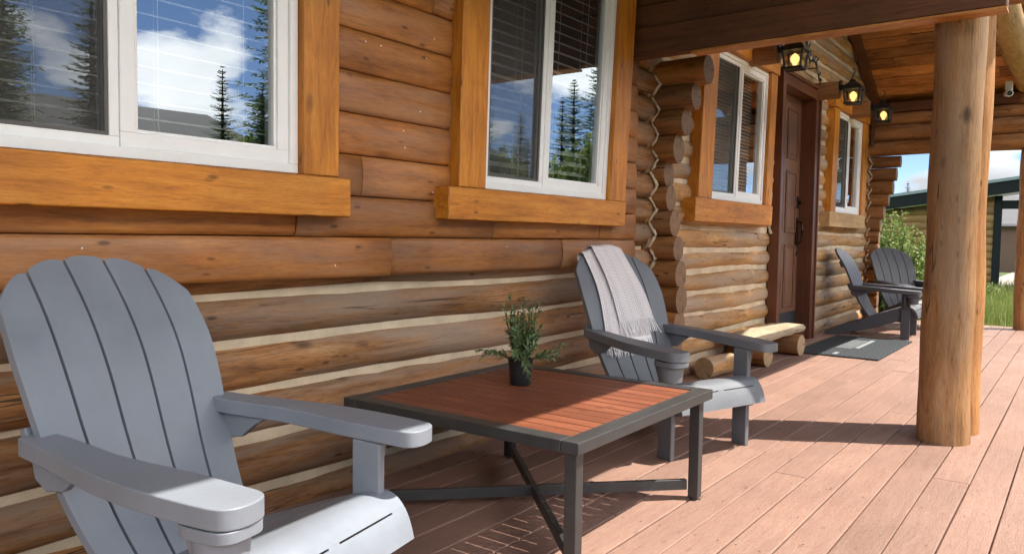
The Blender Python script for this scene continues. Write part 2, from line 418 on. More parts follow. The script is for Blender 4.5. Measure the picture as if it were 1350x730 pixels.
def empty(name, loc, rz=0.0, parent=None, world=False):
    o = bpy.data.objects.new(name, None); col.objects.link(o); o.location = loc; o.rotation_euler = (0, 0, rz)
    o.empty_display_size = .2
    if world: o['world_space'] = 1; o['base'] = tuple(loc)      # children are modelled in world coordinates
    if parent is not None:
        o.parent = parent
        if parent.get('world_space'): o.location = Vector(loc) - Vector(parent['base'])
    return o

def copy_tree(o, parent=None):
    c = o.copy(); col.objects.link(c)
    if parent is not None: c.parent = parent
    for ch in o.children: copy_tree(ch, c)
    return c

def recolour(o, m):
    for ch in o.children_recursive:
        s = ch.material_slots[0]; s.link = 'OBJECT'; s.material = MAT[m]

# ------------------------------------------------------------------ camera, light, sky
H = 1.04
cam = bpy.data.cameras.new('camera'); co = bpy.data.objects.new('camera', cam); col.objects.link(co)
yaw, pit, rol = radians(36.86), radians(-3.01), radians(.824)
fw = Vector((cos(yaw) * cos(pit), sin(yaw) * cos(pit), sin(pit))); rt = Vector((sin(yaw), -cos(yaw), 0)); up = rt.cross(fw)
r2 = rt * cos(rol) + up * sin(rol); u2 = -rt * sin(rol) + up * cos(rol)
co.matrix_world = Matrix(((r2.x, u2.x, -fw.x, 0), (r2.y, u2.y, -fw.y, 0), (r2.z, u2.z, -fw.z, H), (0, 0, 0, 1)))
cam.sensor_width = 36; cam.lens = 36 * 1013 / 1350; cam.clip_end = 2000; cam.clip_start = .02
sc.camera = co

SUN = Vector((.30, -.48, 1.0)).normalized()
sun = bpy.data.lights.new('sun', 'SUN'); sun.energy = 3.15; sun.angle = radians(.53); sun.color = (1.0, .94, .85)
so = bpy.data.objects.new('sun', sun); col.objects.link(so); so.rotation_euler = (-SUN).to_track_quat('-Z', 'Y').to_euler()

CLOUDS = [(.487, -.85, .200, .052, .115), (.462, -.87, .142, .048, .12), (.826, -.528, .215, .12, .10), (.55, -.80, .290, .07, .10), (.994, .07, .100, .03, .06)]
w = bpy.data.worlds.new('World'); sc.world = w; w.use_nodes = True
nt = w.node_tree; nt.nodes.clear()
out = nt.nodes.new('ShaderNodeOutputWorld'); bg = nt.nodes.new('ShaderNodeBackground')
sky = nt.nodes.new('ShaderNodeTexSky'); sky.sky_type = 'NISHITA'; sky.sun_disc = False
sky.sun_elevation = math.asin(SUN.z); sky.sun_rotation = atan2(SUN.x, SUN.y); sky.altitude = 2600; sky.air_density = .6; sky.dust_density = .0; sky.ozone_density = 1.2
tc = N(nt, 'ShaderNodeTexCoord'); sp = N(nt, 'ShaderNodeSeparateXYZ'); L(nt, tc.outputs['Generated'], sp.inputs[0])
zz = mth(nt, 'ADD', mth(nt, 'MAXIMUM', sp.outputs[2], 0.0), .34)
cx_ = mth(nt, 'DIVIDE', sp.outputs[0], zz); cy_ = mth(nt, 'DIVIDE', sp.outputs[1], zz)
cb = N(nt, 'ShaderNodeCombineXYZ'); L(nt, cx_, cb.inputs[0]); L(nt, cy_, cb.inputs[1]); cb.inputs[2].default_value = 3.1
cn = N(nt, 'ShaderNodeTexNoise', Scale=2.3, Detail=9.0, Roughness=.52, Distortion=.1); L(nt, cb.outputs[0], cn.inputs['Vector'])
# heaped clouds near the horizon; added overbright unseen cloud band above lifts porch shade
el = ramp(nt, sp.outputs[2], [(.28, 0.0), (.34, 1.0), (.44, 1.0), (.62, .10)])
cn2 = mth(nt, 'ADD', cn.outputs[0], mth(nt, 'MULTIPLY', el, .13))
for (dx_, dy_, dz_, r0_, amt_) in CLOUDS:      # a few separate heaps of cloud
    dp = N(nt, 'ShaderNodeVectorMath', operation='DOT_PRODUCT'); L(nt, tc.outputs['Generated'], dp.inputs[0]); dp.inputs[1].default_value = Vector((dx_, dy_, dz_)).normalized()
    cn2 = mth(nt, 'ADD', cn2, ramp(nt, dp.outputs['Value'], [(cos(r0_), 0.0), (cos(r0_ * .35), amt_)]))
cf = ramp(nt, cn2, [(.555, 0.0), (.59, .55), (.64, .97)])
lo_ = ramp(nt, cn.outputs[0], [(.42, (12.0, 12.1, 12.2)), (.74, (8.0, 8.3, 8.7))])
hi_ = ramp(nt, cn.outputs[0], [(.42, (37, 35.8, 34.2)), (.78, (30, 29.2, 28.1))])
low = mth(nt, 'MULTIPLY', mth(nt, 'MINIMUM', mth(nt, 'MAXIMUM', mth(nt, 'SUBTRACT', sp.outputs[2], .07), 0.0), .08), 12.5)
lo_ = mix(nt, low, mix(nt, 1.0, lo_, (.34, .34, .34), 'MULTIPLY'), lo_)
cshade = mix(nt, el, lo_, hi_)
L(nt, mix(nt, cf, sky.outputs[0], cshade), bg.inputs[0]); bg.inputs[1].default_value = .07
L(nt, bg.outputs[0], out.inputs[0])

vs = sc.view_settings; vs.view_transform = 'Standard'; vs.look = 'None'; vs.gamma = 1.0; vs.use_curve_mapping = False; vs.exposure = 1.68
sc.cycles.use_denoising = True
sc.cycles.max_bounces = 10; sc.cycles.diffuse_bounces = 5; sc.cycles.transparent_max_bounces = 16; sc.cycles.glossy_bounces = 4
sc.cycles.caustics_reflective = False; sc.cycles.caustics_refractive = False

# ================================================================== THE SETTING
GZ = -.45
g = MB(); g.grid(lambda u, v: ((u - .5) * 900, (v - .5) * 900, GZ + .0), 8, 8, smooth=False)
tag(g.build('ground', 'grassy'), kind='structure')

# deck: boards with a few butt joints, screws, joists below
DX0, DX1, PITCH, DY = -2.6, 11.42, .1447, .2255
d = MB(); sc_ = MB()
k0 = -13
for k in range(k0, 16):
    y0 = DY + PITCH * k + .0025; y1 = y0 + PITCH - .005
    if y1 > 2.6: break
    x = DX0 - rnd.random() * 2.4
    while x < DX1:
        x2 = x + rnd.choice((2.4, 3.6, 3.6, 4.8)) * (.9 + .2 * rnd.random())
        a, b2 = max(x, DX0), min(x2, DX1)
        if DX1 - b2 < .5: b2 = DX1; x2 = DX1 + 1
        if b2 - a > .02:
            n = max(1, int((b2 - a) / .5)); wv = rnd.random() * 9
            top = rnd.uniform(-.0012, .0012)
            c = .004
            prof = [(y0, -.032), (y0, -c), (y0 + c, 0), (y1 - c, 0), (y1, -c), (y1, -.032)]
            vsx = []
            for i in range(n + 1):
                xx = a + .0015 + (b2 - a - .003) * i / n
                dy = .0016 * sin(xx * 1.9 + wv)
                vsx += [(xx, p + dy, z + top) for p, z in prof]
            fs = []
            for i in range(n):
                for j in range(6):
                    fs.append((i * 6 + j, i * 6 + (j + 1) % 6, i * 6 + 6 + (j + 1) % 6, i * 6 + 6 + j))
            fs.append((0, 1, 2, 3, 4, 5)[::-1]); fs.append(tuple(n * 6 + j for j in range(6)))
            d.add(vsx, fs)
        x = x2
    for j in range(int((DX1 - DX0) / .41)):
        xj = DX0 + .2 + .41 * j
        if xj < .2: continue
        for yy in (y0 + .03, y1 - .03):
            if rnd.random() < .75:
                cxj, cyj = xj + rnd.uniform(-.012, .012), yy + rnd.uniform(-.006, .006)
                vv = [(cxj + .0036 * cos(a_ * pi / 3), cyj + .0036 * sin(a_ * pi / 3), .0022) for a_ in range(6)]
                sc_.add(vv, [tuple(range(6))])
tag(d.build('deck', 'deck'), kind='structure')
tag(sc_.build('deck_screws', 'nail'), kind='structure')
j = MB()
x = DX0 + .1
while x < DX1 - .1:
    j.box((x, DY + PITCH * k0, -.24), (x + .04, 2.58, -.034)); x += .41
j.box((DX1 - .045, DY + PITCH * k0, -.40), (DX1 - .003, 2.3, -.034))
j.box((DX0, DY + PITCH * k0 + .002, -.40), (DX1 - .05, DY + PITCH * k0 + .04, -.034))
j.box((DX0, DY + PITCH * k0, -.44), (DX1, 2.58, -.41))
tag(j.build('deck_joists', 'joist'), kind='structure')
# gravel yard by the far house
g = MB(); g.box((27.5, -12, GZ - .05), (60, 3.1, GZ + .02)); tag(g.build('gravel_yard', 'gravel'), kind='structure')

# ================================================================== CABIN
BASE = (4.5, 2.6, 0.0)
cabin = empty('log_cabin', BASE, world=True)
tag(cabin, 'brown log cabin with orange trimmed windows and covered porch behind the chairs', 'cabin')

# windows: xl, xr (outer white frame), z0, z1, shear left / right
WIN = [dict(xl=.48, xr=1.790, z0=1.258, z1=2.45, kl=0, kr=0, mul=1.153, tilt=12, sill=(.26, 1.994, 1.104), trl=.17, trr=.170, y=2.36, trim='trim', dens=.055),
       dict(xl=2.851, xr=4.026, z0=1.266, z1=2.62, kl=.025, kr=.075, mul=3.38, tilt=33, sill=(2.556, 4.182, 1.112), trl=.197, trr=.193, y=2.36, trim='trim', dens=.056),
       dict(xl=5.67, xr=6.89, z0=1.355, z1=2.535, kl=.075, kr=.06, mul=6.26, tilt=60, sill=(5.31, 7.006, 1.172), trl=.26, trr=.17, y=2.40, trim='trim', dens=.03),
       dict(xl=9.27, xr=10.50, z0=1.376, z1=2.54, kl=.05, kr=.03, mul=9.90, tilt=60, sill=(8.93, 10.60, 1.20), trl=.21, trr=.20, y=2.40, trim='trim_pale', dens=.03)]
DOOR = dict(xl=7.27, xr=8.48, z1=2.61)

def cut(x0, x1, za, zb, holes):
    """x-intervals of a course at heights za..zb outside the openings"""
    iv = [(x0, x1)]
    for (hx0, hx1, hz0, hz1) in holes:
        if zb <= hz0 or za >= hz1: continue
        nv = []
        for a, b in iv:
            if hx1 <= a or hx0 >= b: nv.append((a, b)); continue
            if hx0 > a: nv.append((a, hx0))
            if hx1 < b: nv.append((hx1, b))
        iv = nv
    return iv
holesA = [(w_['xl'] - .03, w_['xr'] + .03 + (.09 if i == 1 else 0), w_['z0'] + .02, w_['z1'] + .05) for i, w_ in enumerate(WIN[:2])]
holesB = [(w_['xl'] - .02, w_['xr'] + .07, w_['z0'] - .0, w_['z1'] + .05) for w_ in WIN[2:]] + [(DOOR['xl'] - .02, DOOR['xr'] + .02, -1, DOOR['z1'] + .02)]

# upper siding on the near wall
sd = MB(); SX0, SX1 = -3.2, 4.455
zrow = .868; rowi = 0
fixed = {0: [2.285, 3.60], 1: [1.80, 2.98, 4.0]}
while zrow < 3.5:
    h = .164 if rowi else .161
    iv = cut(SX0, SX1, zrow, zrow + h, holesA)
    js = fixed.get(rowi) or sorted(rnd.uniform(SX0, SX1) for _ in range(3))
    for (a, b) in iv:
        cuts = [a] + [q for q in js if a + .15 < q < b - .15] + [b]
        for i in range(len(cuts) - 1):
            xa = cuts[i] + (.0015 if i else 0); xb = cuts[i + 1] - .0015
            off = rnd.uniform(-.004, .004); n = max(2, int((xb - xa) / .25)); seed = rnd.random() * 50
            prof = []
            for t in range(11):
                u = t / 10
                z = zrow + .003 + (h - .005) * u
                bulge = .024 * sin(pi * (.05 + .90 * u)) ** .42
                prof.append((2.372 - bulge + off, z))
            prof = [(2.405, zrow - .002)] + prof + [(2.405, zrow + h + .002)]
            m = len(prof); vv = []
            for q in range(n + 1):
                xx = xa + (xb - xa) * q / n
                wob = .0035 * mnoise.noise(Vector((xx * .9, zrow * 7, seed)))
                vv += [(xx, y + wob, z + wob * .8) for y, z in prof]
            fs = [(q * m + t, q * m + t + 1, q * m + m + t + 1, q * m + m + t) for q in range(n) for t in range(m - 1)]
            fs += [tuple(range(m))[::-1], tuple(n * m + t for t in range(m))]
            sd.add(vv, fs, 0, False)
            o_ = len(sd.f) - len(fs)
            for q in range(n):
                for t in range(1, m - 2): sd.sm[o_ + q * (m - 1) + t] = True
    zrow += h; rowi += 1
for q in range(46):
    xx = rnd.uniform(.6, 4.4); rw = rnd.randrange(0, 8); zz_ = .868 + .164 * rw + rnd.choice((.035, .05, .12))
    if any(a_ - .25 < xx < b_ + .25 and c_ - .2 < zz_ for (a_, b_, c_, e_) in holesA): continue
    sd.add([(xx + .0032 * cos(t * pi / 3), 2.3455 if rw else 2.3445, zz_ + .0032 * sin(t * pi / 3)) for t in range(6)], [tuple(range(6))[::-1]], 1)
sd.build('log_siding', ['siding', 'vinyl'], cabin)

def log_course(mb, xa, xb, yc, zc, r, mi=0, cap=1, seed=0.0, rough=.010, step=.12, seg=20, sag=0.0, freq=3.0):
    n = max(2, int((xb - xa) / step)); path = []; rad = []
    for q in range(n + 1):
        xx = xa + (xb - xa) * q / n
        path.append((xx, yc + .006 * mnoise.noise(Vector((xx * .6, seed, 1))), zc + .016 * mnoise.noise(Vector((xx * .75, seed, 7))) + sag * sin(xx)))
        rad.append(r * (1 + .11 * mnoise.noise(Vector((xx * .85, seed, 3)))))
    mb.tube(path, rad, seg=seg, mi=mi, capmi=cap, rough=rough, freq=freq, seed=seed)

# lower round logs of the near wall, and the wall behind
la = MB(); bA = [.985, .812, .640, .462, .275, .090, -.085]
for i in range(len(bA) - 1):
    zc = (bA[i] + bA[i + 1]) / 2; r = (bA[i] - bA[i + 1]) / 2 - .004
    r = max(r, .078)
    log_course(la, SX0, 4.80, 2.40 + r, zc, r, seed=i * 3.3 + 1, cap=1)
zc = 1.07
ci = 0
while zc < 2.3:      # short run of bare log between the siding and the bracket logs
    log_course(la, 4.40, 4.86, 2.385 + .085, zc, .0875, seed=ci * 2.1 + 40, cap=1); zc += .168; ci += 1
la.build('log_wall', ['log', 'end'], cabin)
ch = MB()
def chink_sheet(mb, xa, xb, y, za, zb):
    mb.grid(lambda u, v: (xa + (xb - xa) * u, y + .013 * mnoise.noise(Vector(((xa + (xb - xa) * u) * 5, (za + (zb - za) * v) * 9, 2.0))), za + (zb - za) * v),
            max(2, int((xb - xa) / .09)), max(2, int((zb - za) / .04)))
chink_sheet(ch, SX0, 4.9, 2.446, -.03, 1.0)
chink_sheet(ch, 4.42, 4.9, 2.455, 1.0, 2.6)
# entry wall
lb = MB(); zb_ = [1.127 + .168 * q for q in range(-7, 22)]
for i in range(len(zb_) - 1):
    zc = (zb_[i] + zb_[i + 1]) / 2; r = .0825 * rnd.uniform(.97, 1.03)
    for (a, b) in cut(4.72, 11.22, zb_[i] + .01, zb_[i + 1] - .01, holesB):
        if b - a > .05: log_course(lb, a, b, 2.40 + .0825, zc, r, seed=i * 1.9 + 100 + a, cap=1, step=.12, seg=18)
lb.build('log_wall', ['entry_log', 'end'], cabin)
for (a, b, za, zb2) in [(4.8, 5.65, -.03, 5.2), (5.65, 6.97, -.03, 1.30), (5.65, 6.97, 2.58, 5.2), (6.97, 7.25, -.03, 5.2), (7.25, 8.50, 2.63, 5.2), (8.50, 9.25, -.03, 5.2),
                        (9.25, 10.57, -.03, 1.33), (9.25, 10.57, 2.59, 5.2), (10.57, 11.2, -.03, 5.2)]:
    chink_sheet(ch, a, b, 2.432, za, zb2)

# bracket logs projecting at the two corners of the entry
def bracket(x, rows, rr=.086, seam=True, mat='log_y'):
    cb_ = MB()
    for (z, ye, r) in rows:
        r = r * rnd.uniform(.985, 1.075)
        y2 = 2.62; n = 6; sd_ = rnd.random() * 90
        path = [(x + .004 * sin(q), y2 + (ye - y2) * q / n, z) for q in range(n + 1)]
        rad = [r * (1 + .03 * mnoise.noise(Vector((q * .4, sd_, 2)))) for q in range(n + 1)]
        cb_.tube(path, rad, seg=20, mi=0, capmi=1, rough=.008, freq=4, seed=sd_, dome=.006)
    return cb_
rows1 = [(2.150, 2.05, .0885), (1.985, 2.13, .0885), (1.820, 2.195, .0885), (1.648, 2.245, .0885), (1.475, 2.315, .0885), (1.312, 2.295, .0885), (1.150, 2.262, .0885),
         (.975, 2.231, .0885), (.800, 2.209, .0885), (.628, 2.200, .0885), (.460, 2.210, .0885), (.290, 2.225, .0885), (.12, 2.23, .0885)]
bracket(4.86, rows1).build('bracket_logs', ['log_y', 'end'], cabin)
rows2 = [(2.285, 1.98, .090), (2.10, 2.03, .076), (1.93, 2.075, .0885), (1.76, 2.11, .0885), (1.60, 2.16, .0885), (1.43, 2.21, .0885), (1.27, 2.25, .0885), (1.10, 2.26, .0885), (.93, 2.26, .0885), (.76, 2.25, .0885), (.59, 2.25, .0885), (.42, 2.25, .0885), (.25, 2.25, .0885), (.08, 2.25, .0885)]
bracket(11.22, rows2).build('bracket_logs', ['log_y', 'end'], cabin)
# zigzag mortar seams where courses meet the bracket logs
def zigzag(x, y, z0, z1, dz, amp):
    pts = []; z = z0; r = random.Random(int(x * 100))
    n = int((z1 - z0) / dz) * 4
    for q in range(n):
        ph = q / 4.0; t = ph % 2.0; tri = 1 - 2 * abs(t - 1)
        pts.append((x + r.uniform(-.006, .006), y + r.uniform(-.004, .004) + amp * (math.copysign(abs(tri) ** .8, tri)) * .8, z0 + ph * dz))
    ch.tube(pts, [.0100 * r.uniform(.6, 1.4) for _ in pts], seg=7, rough=.004, freq=20)
zigzag(4.768, 2.384, .06, 2.2, .084, .034)
zigzag(11.14, 2.385, .06, 2.9, .084, .030)
zigzag(7.225, 2.405, 1.10, 2.62, .084, .016)
ch.build('chinking', 'chink', cabin)

# -------------------------------------------------- windows
def window(wd, first):
    wn = empty('window', ((wd['xl'] + wd['xr']) / 2, wd['y'], wd['z0']), parent=cabin)
    # helper empties of a world-space parent: children in world coordinates
    wn['world_space'] = 1; wn['base'] = ((wd['xl'] + wd['xr']) / 2, wd['y'], wd['z0'])
    xl, xr, z0, z1, Y = wd['xl'], wd['xr'], wd['z0'], wd['z1'], wd['y']
    def sh(p):
        t = min(1, max(0, (p.x - xl) / (xr - xl))); k = wd['kl'] + (wd['kr'] - wd['kl']) * t
        p.x += k * max(-.2, p.z - z0); return p
    def fin(mb, name, mat, bevel=0.0):
        mb.xform(sh); return mb.build(name, mat, wn, bevel=bevel)
    yf = Y - .034                      # front of the vinyl
    mul = wd['mul']
    m = MB(); fwid = .062
    def rect_frame(m, a, b, c, e, w_, ya, yb):
        m.box((a, ya, c), (b, yb, c + w_)); m.box((a, ya, e - w_), (b, yb, e))
        m.box((a, ya + .0006, c + w_), (a + w_, yb, e - w_)); m.box((b - w_, ya + .0006, c + w_), (b, yb, e - w_))
    rect_frame(m, xl, xr, z0, z1, .034, yf, Y + .06)
    fin(m, 'frame', 'vinyl', .003)
    m = MB()
    rect_frame(m, mul - .002, xr - .0345, z0 + .0345, z1 - .0345, .046, yf + .010, Y + .045)
    rect_frame(m, mul + .044, xr - .0805, z0 + .0805, z1 - .0805, .012, yf + .018, Y + .04)
    fin(m, 'sash', 'vinyl', .003)
    m = MB()
    rect_frame(m, xl + .0345, mul - .003, z0 + .0345, z1 - .0345, .030, yf + .016, Y + .05)
    fin(m, 'sash', 'vinyl', .003)
    m = MB()
    rect_frame(m, xl + .066, mul - .034, z0 + .066, z1 - .066, .010, yf + .020, yf + .032)
    fin(m, 'screen_frame', 'alum')
    m = MB(); ys = yf + .024
    m.add([(xl + .07, ys, z0 + .07), (mul - .04, ys, z0 + .07), (mul - .04, ys, z1 - .07), (xl + .07, ys, z1 - .07)], [(0, 1, 2, 3)])
    fin(m, 'insect_screen', 'screen')
    for (a, b, dy) in ((xl + .06, mul - .03, .045), (mul + .05, xr - .088, .036)):
        m = MB(); yg = yf + dy
        m.add([(a, yg, z0 + .06), (b, yg, z0 + .06), (b, yg, z1 - .06), (a, yg, z1 - .06)], [(0, 1, 2, 3)])
        fin(m, 'glass', 'glass')
    # blinds just behind the glass
    m = MB(); z = z0 + .09; tl = radians(wd['tilt']); yb = Y + .095; dpt = .024 if wd['dens'] > .04 else .0125
    while z < z1 - .03:
        dy, dz = dpt * cos(tl), dpt * sin(tl)
        n_ = 6
        a, b = xl + .05, xr - .05
        m.grid(lambda u, v: (a + (b - a) * u, yb + dy * (2 * v - 1), z + dz * (2 * v - 1) + .003 * (1 - (2 * v - 1) ** 2) + .0015 * sin(u * 9 + z * 30)), n_, 3)
        m.box((a, yb - dy - .0035, z - dz - .0024), (b, yb - dy - .0005, z - dz + .0024))
        z += wd['dens']
    for f_ in (.12, .36, .64, .88):
        xx = xl + (xr - xl) * f_
        m.tube([(xx, yb - dpt - .002, z0 + .06), (xx, yb - dpt - .002, z1)], .0018, seg=5, caps=False)
        m.tube([(xx + .014, yb + dpt + .002, z0 + .06), (xx + .014, yb + dpt + .002, z1)], .0012, seg=5, caps=False)
    m.box((xl + .05, yb - .02, z0 + .055), (xr - .05, yb + .02, z0 + .075))
    fin(m, 'blind', 'blind')
    # the dim room behind
    m = MB()
    a, b, c, e, yd = xl - .01, xr + .01, z0 - .01, z1 + .01, Y + 1.2
    m.add([(a, Y + .055, c), (b, Y + .055, c), (b, Y + .055, e), (a, Y + .055, e), (a - .4, yd, c - .3), (b + .4, yd, c - .3), (b + .4, yd, e + .2), (a - .4, yd, e + .2)],
          [(4, 5, 6, 7), (0, 1, 5, 4), (1, 2, 6, 5), (2, 3, 7, 6), (3, 0, 4, 7)])
    fin(m, 'room', 'room')
    # casing boards
    trl, trr = wd['trl'], wd['trr']; yc0, yc1 = Y - .062, Y + .03
    s0, s1, sz = wd['sill']; tz = 'trim_z' if wd['trim'] == 'trim' else 'trim_z'
    for (a, b) in ((xl - trl, xl - .002), (xr + .002, xr + trr)):
        m = MB(); m.box((a, yc0, z0 - .004), (b, yc1, z1 + .002)); fin(m, 'side_casing', tz, .006)
    m = MB(); m.box((xl - trl - .02, yc0 - .012, z1 + .004), (xr + trr + .02, yc1, z1 + .22)); fin(m, 'head_casing', 'trim', .006)
    m = MB(); hz = z0 - .004 - sz
    m.box((s0, yc0 - .028, sz), (s1, yc1, z0 - .006))
    fin(m, 'sill_casing', wd['trim'], .006)
    return wn
for i, wd in enumerate(WIN): window(wd, i == 0)

# -------------------------------------------------- entry door
dr = empty('door', (7.87, 2.5, .05), parent=cabin); dr['world_space'] = 1; dr['base'] = (7.87, 2.5, .05)
xl, xr, zt = DOOR['xl'], DOOR['xr'], DOOR['z1']
m = MB()
for (a, b) in ((xl, xl + .10), (xr - .10, xr)): m.box((a, 2.335, .0), (b, 2.60, zt - .10))
m.box((xl, 2.335, zt - .0995), (xr, 2.60, zt))
m.box((xl + .1005, 2.38, .0), (xr - .1005, 2.60, .085))
m.build('door_frame', 'jamb', dr, bevel=.006)
m = MB()   # inner stop and brick mould
for (a, b) in ((xl - .035, xl - .001), (xr + .001, xr + .035)): m.box((a, 2.318, .0), (b, 2.42, zt + .035))
m.box((xl, 2.318, zt + .001), (xr, 2.42, zt + .035))
m.build('door_moulding', 'jamb', dr, bevel=.006)
xs0, xs1, ydr = xl + .105, xr - .105, 2.485
m = MB()
m.box((xs0, ydr, .087), (xs1, ydr + .045, zt - .103))
pw = (xs1 - xs0)
for (za, zb3) in ((.35, 1.0), (1.12, 1.75), (1.87, 2.38)):
    for (fa, fb) in ((.12, .46), (.54, .88)):
        a, b = xs0 + pw * fa, xs0 + pw * fb; e = .022
        for (p0, p1) in (((a, za), (b, za + e)), ((a, zb3 - e), (b, zb3)), ((a, za + e), (a + e, zb3 - e)), ((b - e, za + e), (b, zb3 - e))):
            m.box((p0[0], ydr - .012, p0[1]), (p1[0], ydr + .001, p1[1]))
        m.box((a + .05, ydr - .008, za + .05), (b - .05, ydr + .001, zb3 - .05))
m.build('door_panel', 'door', dr, bevel=.005)
m = MB(); m.box((xs0 + .01, ydr - .004, .09), (xs1 - .01, ydr + .001, .30)); m.build('kick_plate', 'rubber', dr)
m = MB(); hx = xs1 - .085
m.box((hx - .03, ydr - .016, .98), (hx + .03, ydr - .001, 1.28))
m.tube([(hx, ydr - .012, 1.24), (hx, ydr - .06, 1.23), (hx - .01, ydr - .075, 1.15), (hx - .005, ydr - .06, 1.03), (hx, ydr - .012, 1.0)], [.009, .010, .011, .010, .009], seg=8)
m.tube([(hx, ydr - .012, 1.02), (hx, ydr - .03, .95), (hx, ydr - .012, .88)], .008, seg=8)
m.box((hx - .03, ydr - .022, 1.38), (hx + .03, ydr - .001, 1.50)); m.tube([(hx, ydr - .02, 1.44), (hx, ydr - .05, 1.44)], .02, seg=12)
m.build('door_handle', 'steel', dr, bevel=.003)

# -------------------------------------------------- log stubs carrying the lamps
LX = [6.50, 8.45, 9.90]
for i, x in enumerate(LX):
    m = MB(); m.tube([(x, 2.52, 2.60), (x, 2.3, 2.60), (x, 2.135, 2.60)], [.095, .092, .09], seg=14, capmi=1, rough=.006, freq=5, seed=i * 4.0)
    m.build('log_stub', ['log_y', 'end'], cabin)

# -------------------------------------------------- beams, roofs
m = MB(); m.box((4.35, .36, 2.165), (4.445, 2.372, 2.345)); m.build('porch_beam', 'beam', cabin, bevel=.008)
m = MB(); m.box((4.347, .36, 2.150), (4.455, 1.95, 2.163)); m.build('beam_soffit', 'ceiling', cabin)
m = MB(); z = 2.348
while z < 3.35:       # boarding above the beam
    m.box((4.375, .25, z), (4.40, 2.372, z + .136)); z += .14
m.build('infill_boards', 'beam', cabin, bevel=.004)
for (xx, zs, ya) in ((4.86, ((2.385, .085), (2.555, .085), (2.715, .080)), .30), (11.18, ((2.275, .10), (2.475, .105), (2.655, .085)), .15)):
    for q, (zc, r) in enumerate(zs):
        m = MB(); yb = 2.5 if xx < 6 or q else 1.97
        pts = [(xx, ya + (2.5 - ya) * t / 12, zc) for t in range(13)]
        m.tube(pts, r, seg=18, capmi=1, rough=.01, freq=3, seed=xx + q * 5, dome=.006)
        m.build('beam_log', ['log_y', 'end'], cabin)
m = MB(); m.box((11.09, .2, 2.735), (11.35, 2.39, 2.86)); m.build('plate_beam', 'beam', cabin, bevel=.008)
# tie log across the front of the entry
m = MB(); m.tube([(4.55 + .3 * t, .66, 2.965 + .006 * sin(t)) for t in range(24)], [.142 - .0007 * t for t in range(24)], seg=22, capmi=1, rough=.016, freq=4, seed=3, dome=.008)
m.build('tie_log', ['tie', 'end'], cabin)
for (xx, za) in ((4.86, 2.75), (11.18, 2.73)):
    m = MB(); m.tube([(xx, .66, za), (xx, .66, za + .09)], .12, seg=14); m.build('tie_block', 'log_y', cabin)
# gable roof: cedar boards on both slopes, ridge runs out from the wall
RX, RZ = 7.95, 4.50
def slope(xe, ze, nm):
    L_ = sqrt((RX - xe) ** 2 + (RZ - ze) ** 2); n = int(L_ / .19)
    ux, uz = (RX - xe) / L_, (RZ - ze) / L_; nx, nz = -uz, ux
    if nz < 0: nx, nz = -nx, -nz
    m = MB()
    for q in range(n):
        a, b = L_ * q / n + .007, L_ * (q + 1) / n - .007
        cuts_ = sorted([.34, 2.62] + [rnd.uniform(.6, 2.4) for _ in range(rnd.choice((0, 1, 1)))])
        for i in range(len(cuts_) - 1):
            v = []
            for (yy) in (cuts_[i] + .001, cuts_[i + 1] - .001):
                for (s_, o_) in ((a, 0), (b, 0), (b, .03), (a, .03)): v.append((xe + ux * s_ + nx * o_, yy, ze + uz * s_ + nz * o_))
            m.hexa([v[0], v[1], v[2], v[3], v[4], v[5], v[6], v[7]])
    m.build('porch_ceiling', 'ceiling', cabin)
    m = MB(); v = []
    ex, ez = xe - ux * .35, ze - uz * .35
    for yy in (.32, 2.7):
        for (px_, pz_, o_) in ((ex, ez, .035), (RX, RZ, .035), (RX, RZ, .16), (ex, ez, .16)): v.append((px_ + nx * o_, yy, pz_ + nz * o_))
    m.hexa(v); m.build('porch_roof', 'room', cabin)
slope(11.32, 2.865, 'far'); slope(4.45, 2.865, 'near')
m = MB(); m.box((11.04, 2.335, 2.3), (11.16, 2.372, 3.0)); 
m.hexa([(11.18, 2.30, 2.80), (11.18, 2.385, 2.80), (11.18, 2.385, 2.90), (11.18, 2.30, 2.90), (RX, 2.30, RZ - .14), (RX, 2.385, RZ - .14), (RX, 2.385, RZ - .005), (RX, 2.30, RZ - .005)])
m.build('wall_rafter', 'beam', cabin)
# main roof over the near wall: eave just past the camera
m = MB(); v = []
for xx in (-4.0, 4.44):
    v += [(xx, .24, 3.05), (xx, 2.7, 3.95), (xx, 2.7, 4.13), (xx, .24, 3.23)]
m.hexa(v); m.build('main_roof', 'beam', cabin)
m = MB(); m.box((-4.0, .212, 3.05), (4.44, .238, 3.20)); m.build('eave_fascia', 'beam', cabin)

# ================================================================== PORCH POSTS
def post(x, y, r, z1, seed, mat, label, lean=0.0, z0=.001):
    e = empty('porch_post', (x, y, 0))
    m = MB(); n = 26
    m.tube([(lean * t / n + .006 * sin(t * .33 + seed), .004 * sin(t * .41 + seed), z0 + (z1 - z0) * t / n) for t in range(n + 1)],
           [r * (1 - .06 * t / n + .012 * sin(t * .7 + seed)) for t in range(n + 1)], seg=36, capmi=1, rough=.018, freq=5, seed=seed)
    m.build('log_shaft', [mat, 'end'], e)
    return tag(e, label, 'post')
post(4.575, .575, .123, 2.30, 2.0, 'post', 'thick peeled log post with cracks nearest the camera, under the dark beam')
p2 = post(4.850, .560, .120, 2.295, 8.0, 'post_warm', 'sunlit log post half hidden directly behind the nearest thick post')
post(11.17, .600, .115, 2.18, 5.0, 'post_warm', 'orange brown log post at the far deck edge by the grass')

